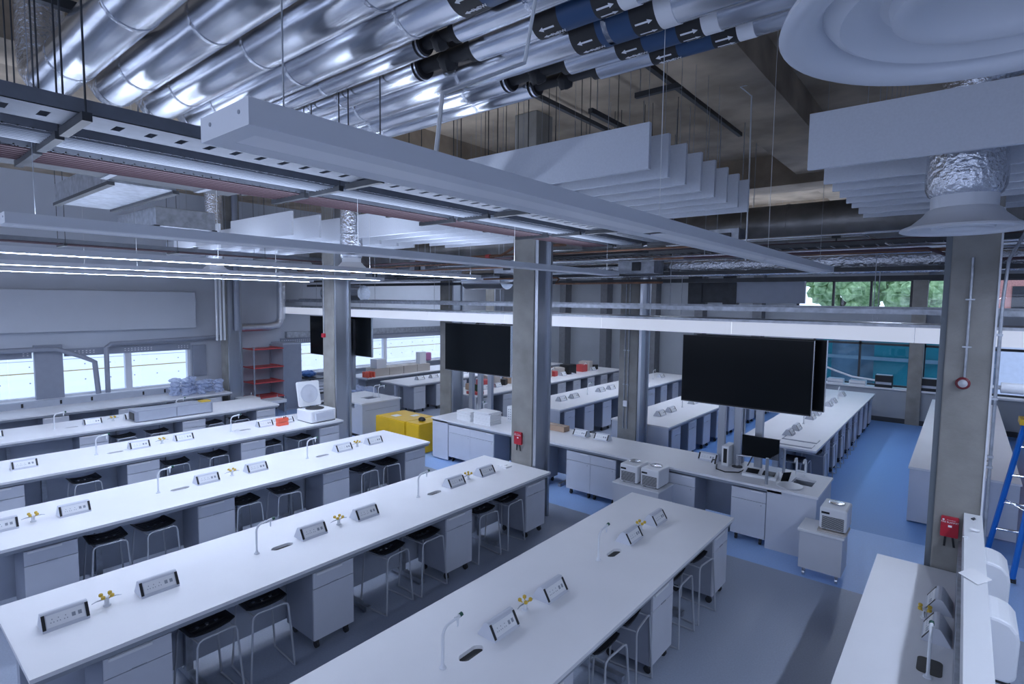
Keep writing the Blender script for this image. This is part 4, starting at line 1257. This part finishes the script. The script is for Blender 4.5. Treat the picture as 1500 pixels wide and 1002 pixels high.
# ================================================================ INSULATED PIPE BANK (top)
def ipipe(y, z, r, x0, x1, lab, bands=None, gaps=()):
    t = thing('insulated_pipe', lab, 'pipe', (0, y, z), 'foil wrapped pipes under the ceiling')
    cuts = [x0] + [g for gg in sorted(gaps) for g in gg] + [x1]
    for i in range(0, len(cuts), 2):
        a, b = cuts[i], cuts[i + 1]
        MB().tube([(a, 0, 0), (b, 0, 0)], r, 28).build('foil_jacket', 'foil', t, True)
        q = a + 0.5
        while q < b - 0.1:
            MB().tube([(q, 0, 0), (q + 0.03, 0, 0)], r * 1.025, 28).build('joint', 'crinkle', t, True); q += 1.15
    MB().tube([(x0, 0, 0), (x0 - r * 0.8, 0, 0.01), (x0 - r * 1.7, 0, r * 0.6), (x0 - r * 2.0, 0, r * 1.6), (x0 - r * 2.0, 0, ZC - z - 0.003)], r * 1.01, 24).build('elbow', 'crinkle', t, True)
    for (a, b) in gaps:
        v = MB().tube([(a, 0, 0), (b, 0, 0)], r * 0.55, 16).tube([(a, 0, 0), (a + 0.05, 0, 0)], r * 0.9, 18).tube([(b - 0.05, 0, 0), (b, 0, 0)], r * 0.9, 18)
        v.blob(((a + b) / 2, 0, -0.02), r * 0.8, 12, 0.15, 4)
        v.build('valve', 'lag', t, True)
        MB().tube([(a + 0.02, 0, 0), (a + 0.035, 0, 0)], r * 0.98, 18).build('valve_ring', 'foil', t, True)
    if bands:
        ar = None
        a = bands
        e = r + 0.003
        MB().tube([(a, 0, 0), (a + 0.17, 0, 0)], e, 28).build('dark_band', 'lag', t, True)
        MB().tube([(a + 0.17, 0, 0), (a + 0.38, 0, 0)], e, 28).build('blue_band', 'tape', t, True)
        MB().tube([(a + 0.38, 0, 0), (a + 0.52, 0, 0)], e, 28).build('dark_band', 'lag', t, True)
        MB().tube([(a + 0.52, 0, 0), (a + 0.61, 0, 0)], e, 28).build('white_label', 'paper', t, True)
        for s, xs in ((-1, a + 0.085), (1, a + 0.45)):
            for k in range(3):
                an = math.radians(-90 - 34 + k * 34)
                cy_, cz_ = math.cos(an), math.sin(an)
                tn = Vector((0, -math.sin(an), math.cos(an)))
                nrm = Vector((0, cy_, cz_))
                cc = Vector((xs, 0, 0)) + nrm * (e + 0.001)
                sh = [(-0.05, -0.005), (0.022, -0.005), (0.022, -0.014), (0.05, 0), (0.022, 0.014), (0.022, 0.005), (-0.05, 0.005)]
                MB().extrude([tuple(cc + Vector((s * u, 0, 0)) + tn * v) for u, v in sh], tuple(nrm * 0.001)).build('flow_arrow', 'paper', t)
        text('FLOW', 0.035, 'paper', t, (a + 0.135, 0.0, -e - 0.002), (math.pi, 0, 0), name='lettering')
    return t


PZ = 5.06
ipipe(3.33, PZ, 0.075, -5.9, 3.0, 'thin foil pipe at the edge of the overhead pipe bank', -1.60, ((-2.55, -1.98),))
ipipe(3.12, PZ, 0.085, -5.8, 3.0, 'second foil pipe from the edge of the overhead pipe bank', -1.72, ((-2.62, -2.08),))
ipipe(2.87, PZ + 0.02, 0.12, -5.6, 3.0, 'third, thicker foil pipe of the overhead pipe bank', -1.86)
ipipe(2.60, PZ, 0.085, -5.5, 3.0, 'fourth foil pipe of the overhead pipe bank', -1.95, ((-2.95, -2.42),))
ipipe(2.38, PZ, 0.07, -5.4, 3.0, 'fifth, thin foil pipe of the overhead pipe bank', None, ((-2.7, -2.35),))
ipipe(2.12, PZ + 0.03, 0.13, -5.3, 3.0, 'sixth, thick foil pipe of the overhead pipe bank', -2.1)
ipipe(1.80, PZ + 0.03, 0.14, -5.2, 3.0, 'seventh, thick foil pipe of the overhead pipe bank')
ipipe(1.46, PZ + 0.03, 0.14, -5.1, 3.0, 'eighth, thick foil pipe of the overhead pipe bank')
ipipe(1.10, PZ + 0.03, 0.15, -5.25, 3.0, 'ninth, thick foil pipe nearest the camera')
for x, lab in ((-2.9, 'right'), (-4.4, 'left')):
    t = thing('pipe_support', 'dark steel support channel above the pipe bank, %s one' % lab, 'support', (x, 2.1, 5.25))
    MB().box(-0.03, -1.6, 0, 0.03, 1.6, 0.06).build('channel', 'darksteel', t)
    for y in (-1.5, 1.5):
        MB().tube([(0, y, 0.06), (0, y, ztop(x) - 5.25)], 0.008, 6).build('rod', 'galv', t)


# ================================================================ CABLE TRAYS ALONG THE BENCHES
def tray_y(x, z, y0, y1, lab, w_=0.3, cables=None, mesh=False):
    t = thing('cable_tray', lab, 'cable tray', (x, (y0 + y1) / 2, z), 'cable trays')
    L = (y1 - y0) / 2
    MB().box(-w_ / 2, -L, 0, -w_ / 2 + 0.006, L, 0.07).box(w_ / 2 - 0.006, -L, 0, w_ / 2, L, 0.07).build('side_rail', 'traygrey', t)
    m = MB()
    y = -L
    while y < L - 0.05:
        if mesh:
            m.box(-w_ / 2, y, 0, w_ / 2, y + 0.008, 0.008); y += 0.06
        else:
            m.box(-w_ / 2, y, 0, w_ / 2, y + 0.11, 0.003)
            m.box(-w_ / 2, y + 0.11, 0, -w_ / 6, y + 0.15, 0.003).box(w_ / 6, y + 0.11, 0, w_ / 2, y + 0.15, 0.003); y += 0.15
    m.build('tray_base', 'traygrey', t)
    if cables:
        m = MB()
        for i in range(7):
            xx = -w_ / 2 + 0.03 + i * (w_ - 0.06) / 6
            m.tube([(xx, -L, -0.008), (xx + 0.01, -L * 0.3, -0.008), (xx - 0.008, L * 0.4, -0.008), (xx, L, -0.008)], 0.008, 6)
        m.build('cable_bundle', cables, t, True)
    for k in range(5):
        y = -L + 0.4 + k * (2 * L - 0.8) / 4
        h_ = MB().box(-w_ / 2 - 0.06, y - 0.02, -0.045, w_ / 2 + 0.06, y + 0.02, -0.004)
        h_.tube([(-w_ / 2 - 0.04, y, 0), (-w_ / 2 - 0.04, y, ZC - z)], 0.005, 5).tube([(w_ / 2 + 0.04, y, 0), (w_ / 2 + 0.04, y, ZC - z)], 0.005, 5)
        h_.build('hanger', 'darksteel', t)
    return t


tray_y(-3.45, 4.36, 0.4, 8.0, 'perforated grey cable tray left of the nearest linear light', 0.3)
tray_y(-3.95, 4.36, 0.4, 8.0, 'grey cable tray carrying dark cables, second from the camera', 0.3, 'edge', True)
tray_y(-4.5, 4.36, 0.4, 8.0, 'cable tray carrying dull red cables', 0.42, 'redcable', True)
tray_y(-5.15, 4.5, 0.4, 8.0, 'high grey cable tray above the second bench', 0.3)
tray_y(-11.9, 4.36, 0.4, 8.0, 'grey cable tray near the left windows', 0.4, 'redcable', True)
t = thing('grey_duct_box', 'dark rectangular duct box under the ceiling at the upper left', 'duct', (-6.6, 1.9, 4.75))
MB().box(-0.6, -1.2, 0, 0.6, 1.3, 0.16).build('duct_body', 'darksteel', t, bevel=0.01)
for q in (0, 0.93):
    MB().box(-0.63, q - 0.03, -0.01, 0.63, q + 0.03, 0.17).build('flange', 'galv', t)
for q in (-1, 1):
    MB().tube([(q * 0.5, 0, 0.16), (q * 0.5, 0, ZC - 4.752)], 0.008, 6).build('hanger', 'galv', t)
for j, (x, z, w_, d_, y) in enumerate(((-9.6, 4.45, 1.6, 0.8, 3.3), (-8.8, 4.75, 2.4, 0.7, 2.4))):
    t = thing('air_unit', 'grey fan coil unit under the ceiling, %s from the camera' % ORD[j], 'air unit', (x, y, z), 'fan coil units')
    MB().box(-w_ / 2, -d_ / 2, 0.03, w_ / 2, d_ / 2, 0.3).build('casing', 'galv', t, bevel=0.01)
    MB().box(-w_ / 2 - 0.02, -d_ / 2 - 0.02, 0, w_ / 2 + 0.02, -d_ / 2 + 0.05, 0.04).box(-w_ / 2 - 0.02, d_ / 2 - 0.05, 0, w_ / 2 + 0.02, d_ / 2 + 0.02, 0.04).build('rail', 'darksteel', t)

# dark steel frame and service clutter above the fascia
t = thing('steel_portal', 'dark steel portal above the fascia behind the nearest light', 'frame', (-3.6, 10.9, 0))
MB().box(-0.74, 0, 3.45, -0.46, 0.2, 5.7).build('upright', 'darksteel', t)
MB().box(-0.05, 0, 3.45, 0.2, 0.2, 5.7).build('upright', 'darksteel', t)
MB().box(-0.46, 0.02, 3.5, -0.05, 0.18, 3.92).build('plate', 'darksteel', t)
MB().box(0.2, 0.02, 3.5, 1.37, 0.14, 3.9).build('side_plate', 'panel', t)
for y, z, s, lab in ((9.95, 3.86, 0.07, 'lower'), (9.5, 3.98, 0.06, 'upper')):
    t = tag(MB().box(XL + 0.1, y, z, 4.9, y + 0.1, z + s).build('steel_rail', 'darksteel'), 'long dark steel rail above the fascia, %s one' % lab, 'rail', 'dark steel rails')
for j, (y, z, r) in enumerate(((8.0, 4.22, 0.022), (8.2, 4.16, 0.016), (7.7, 4.25, 0.02), (9.05, 4.3, 0.02))):
    tag(MB().tube([(-14, y, z), (-6.3, y, z), (-6.0, y + 0.3, z + 0.02), (4.5, y + 0.3, z + 0.02)], r, 8).build('service_pipe', ('copper', 'galv', 'redcable', 'galv')[j], smooth=True),
        '%s thin pipe crossing above the fascia band, %s' % (('rusty', 'grey', 'dull red', 'grey')[j], ('front one', 'beside the rusty one', 'nearest the lights', 'farthest one')[j]), 'pipe', 'thin service pipes')
rnd = random.Random(21)
for j in range(16):
    y = 7.7 + rnd.uniform(0, 1.9); z = rnd.uniform(3.95, 4.5); rr = rnd.choice((0.014, 0.018, 0.025, 0.035))
    xa = rnd.uniform(-15, -3); xb = xa + rnd.uniform(2.5, 7); xm = rnd.uniform(xa + 0.6, xb - 0.6); dz = rnd.uniform(-0.22, 0.22); dy = rnd.uniform(-0.5, 0.5)
    if abs(y - 8.6) < 0.3: y = 8.05
    m_ = ('copper', 'galv', 'redcable', 'foil', 'copper', 'darksteel')[j % 6]
    t = thing('branch_pipe', '%s branch pipe with a bend in the service zone above the screens' % {'copper': 'rusty brown', 'galv': 'grey', 'redcable': 'dull red', 'foil': 'silver', 'darksteel': 'black'}[m_], 'pipe', (xa, y, z), 'branch pipes of the service zone')
    MB().tube([(0, 0, 0), (xm - xa, 0, 0), (xm - xa + 0.05, 0.02, dz * 0.2), (xm - xa + 0.3, dy, dz), (xm - xa + 0.35, dy, dz), (xb - xa + 0.4, dy, dz)], rr, 8).build('tube', m_, t, True)
    MB().tube([(0.3, 0, 0), (0.3, 0, ZC - z - 0.003)], 0.005, 5).build('hanger', 'galv', t)
    if j % 3 == 0:
        MB().tube([(xm - xa - 0.35, 0, 0), (xm - xa - 0.25, 0, 0)], rr * 1.8, 10).tube([(xm - xa - 0.3, 0, 0), (xm - xa - 0.3, 0, -0.1)], rr * 0.8, 8).build('valve', 'redpaint' if m_ == 'copper' else 'darksteel', t, True)
for j, (x, y, h_, w_) in enumerate(((-9.3, 8.3, 0.34, 0.5), (-6.6, 8.1, 0.3, 0.6), (-4.6, 9.3, 0.26, 0.7), (-12.0, 9.2, 0.4, 0.8), (-2.6, 7.9, 0.2, 0.4))):
    t = thing('damper_box', 'grey metal damper box in the service zone, %s from the left windows' % ORD[(1, 2, 3, 0, 4)[j]], 'box', (x, y, 4.0 if j != 4 else 4.3), 'damper boxes')
    MB().box(-w_ / 2, -0.2, 0, w_ / 2, 0.2, h_).build('casing', 'galv', t, bevel=0.005)
    MB().box(-0.06, -0.23, 0.05, 0.1, -0.2, h_ - 0.06).build('actuator', 'darksteel', t)
    for sx in (-1, 1):
        MB().tube([(sx * w_ * 0.4, 0, h_), (sx * w_ * 0.4, 0, ZC - (4.003 if j != 4 else 4.303))], 0.006, 5).build('hanger', 'galv', t)
t = thing('mesh_tray', 'wire mesh tray below the large dull duct', 'cable tray', (-5, 8.1, 4.22), 'cable trays')
MB().box(-9, -0.15, 0, 9.5, -0.14, 0.05).box(-9, 0.14, 0, 9.5, 0.15, 0.05).build('side_rail', 'darksteel', t)
m = MB(); x = -9
while x < 9.5:
    m.box(x, -0.15, 0, x + 0.012, 0.15, 0.01); x += 0.16
m.build('rungs', 'galv', t)
# small things under the slab
for j, (x0, y0, x1, y1, z) in enumerate(((-4.6, 5.4, -3.2, 5.4, 6.1), (-3.0, 3.6, -3.0, 9.5, 6.2), (-3.3, 6.4, -2.7, 6.4, 6.0), (-4.6, 3.6, -4.6, 8.5, 6.2), (-3.7, 6.0, -3.7, 7.6, 5.8))):
    t = thing('ceiling_channel', 'dark channel fixed under the concrete ceiling, %s' % ('the wide one above the middle baffles', 'long one beside the light beam', 'short one near the beam', 'long one further left', 'short pale one above the baffles')[j], 'channel', ((x0 + x1) / 2, (y0 + y1) / 2, z))
    hx, hy = max(0.03, abs(x1 - x0) / 2), max(0.03, abs(y1 - y0) / 2)
    MB().box(-hx, -hy, 0, hx, hy, 0.06).build('channel_body', 'darksteel', t)
    m = MB()
    for s in (-0.8, 0.8):
        m.tube([(s * hx if hx > .1 else 0, s * hy if hy > .1 else 0, 0.06), (s * hx if hx > .1 else 0, s * hy if hy > .1 else 0, ZC - z)], 0.006, 5)
    m.build('hanger', 'galv', t)
tag(MB().tube([(-2.02, 6.6, 5.93), (-2.08, 6.52, 5.9), (-1.98, 6.6, 5.8), (-1.97, 6.6, 5.0), (-1.97, 6.6, 3.98)], 0.008, 6).build('hanging_cable', 'cable', smooth=True), 'white cable dropping from the beam to the nearest light', 'cable')
tag(MB().tube([(-1.48, 2.0, 5.0), (-1.5, 1.9, 4.5), (-1.42, 1.35, 4.2), (-1.40, 1.3, 3.975)], 0.008, 6).build('hanging_cable', 'cable', smooth=True), 'white cable dropping to the near end of the nearest light', 'cable')

# pipes by the left windows
for j, (y, m_) in enumerate(((6.75, 'paint'), (6.85, 'paint'), (6.95, 'paint'), (7.3, 'lamdark'))):
    tag(MB().tube([(-15.9, y - 0.1, 2.3 if j < 3 else 2.55), (-15.9, y - 0.1, ZC - 0.01)], 0.03 if j < 3 else 0.08, 12).build('riser_pipe', m_, smooth=True), '%s vertical riser pipe by the left wall%s' % (('thin pale' if j < 3 else 'thick dark'), (', left', ', middle', ', right', '')[j]), 'pipe', 'riser pipes by the left wall')
tag(MB().tube([(-16.7, -1, 2.22), (-16.7, 3.3, 2.22), (-16.7, 3.8, 2.0), (-16.7, 4.05, 1.85), (-16.7, 4.1, 1.05)], 0.06, 12).build('drain_pipe', 'lamdark', smooth=True), 'thick grey drain pipe dropping in front of the left windows', 'pipe')
tag(MB().tube([(-16.7, 4.3, 1.05), (-16.7, 4.3, 2.2), (-16.7, 4.4, 2.28), (-16.7, 7.2, 2.35)], 0.055, 12).build('drain_pipe', 'lamdark', smooth=True), 'thick grey pipe running along the heads of the left windows', 'pipe')
tag(MB().box(-16.98, 0.0, 2.62, -16.75, 6.45, 3.62).build('wall_casing', 'wall', bevel=0.01), 'large pale rectangular casing on the wall above the left windows', 'casing')
tag(MB().box(-16.98, 6.4, 1.25, -16.9, 6.75, 2.12).build('notice_board', 'lamdark'), 'dark grey panel on the left wall right of the windows', 'panel')
tag(MB().box(-16.999, 9.2, 2.2, -16.85, 19.5, 2.4).build('perforated_rail', 'galv'), 'perforated metal rail above the far left windows', 'rail')
tag(MB().tube([(-15.2, 16.2, 1.0), (-15.2, 16.2, 2.4), (-15.2, 16.5, 2.6), (-12, 16.5, 2.6)], 0.07, 12).build('black_pipe', 'darksteel', smooth=True), 'black vertical pipe at the far left windows', 'pipe')
tag(MB().tube([(-15.14, 16.2, 1.9), (-12.0, 16.2, 1.95)], 0.03, 8).build('red_pipe', 'redpaint', smooth=True), 'short red sprinkler pipe left of the middle screen', 'pipe')

# ================================================================ BLUE LADDER
t = thing('step_ladder', 'blue step ladder with yellow top at the right edge', 'ladder', (0.57, 9.3, 0))
top = Vector((0.2, 0.25, 2.05))
def rail(a, b, wd=0.045):
    a, b = Vector(a), Vector(b)
    return MB().tube([a, b], 0.032, 6)
rail((-0.14, 0.9, 0.02), (0.10, 0.25, 2.0)).build('rail', 'ladder', t)
rail((0.42, 0.95, 0.02), (0.38, 0.25, 2.0)).build('rail', 'ladder', t)
rail((0.08, 0.0, 0.02), (0.28, 0.2, 2.0)).build('rail', 'ladder', t)
rail((0.60, 0.0, 0.02), (0.5, 0.2, 2.0)).build('rail', 'ladder', t)
MB().box(0.04, 0.1, 2.0, 0.56, 0.38, 2.08).build('top_cap', 'yellow', t, bevel=0.01)
for k in range(4):
    z = 0.42 + k * 0.42
    q = z / 2.0
    a, b = Vector((-0.14, 0.9, 0)).lerp(Vector((0.10, 0.25, 2.0)), q), Vector((0.42, 0.95, 0)).lerp(Vector((0.38, 0.25, 2.0)), q)
    MB().tube([(a.x, a.y, z), (b.x, b.y, z)], 0.018, 8).build('tread', 'chrome', t)
MB().tube([(-0.02, 0.60, 0.9), (0.18, 0.1, 0.9)], 0.008, 6).build('spreader', 'chrome', t)
MB().box(0.05, -0.03, 0, 0.12, 0.03, 0.05).build('foot', 'rubber', t)
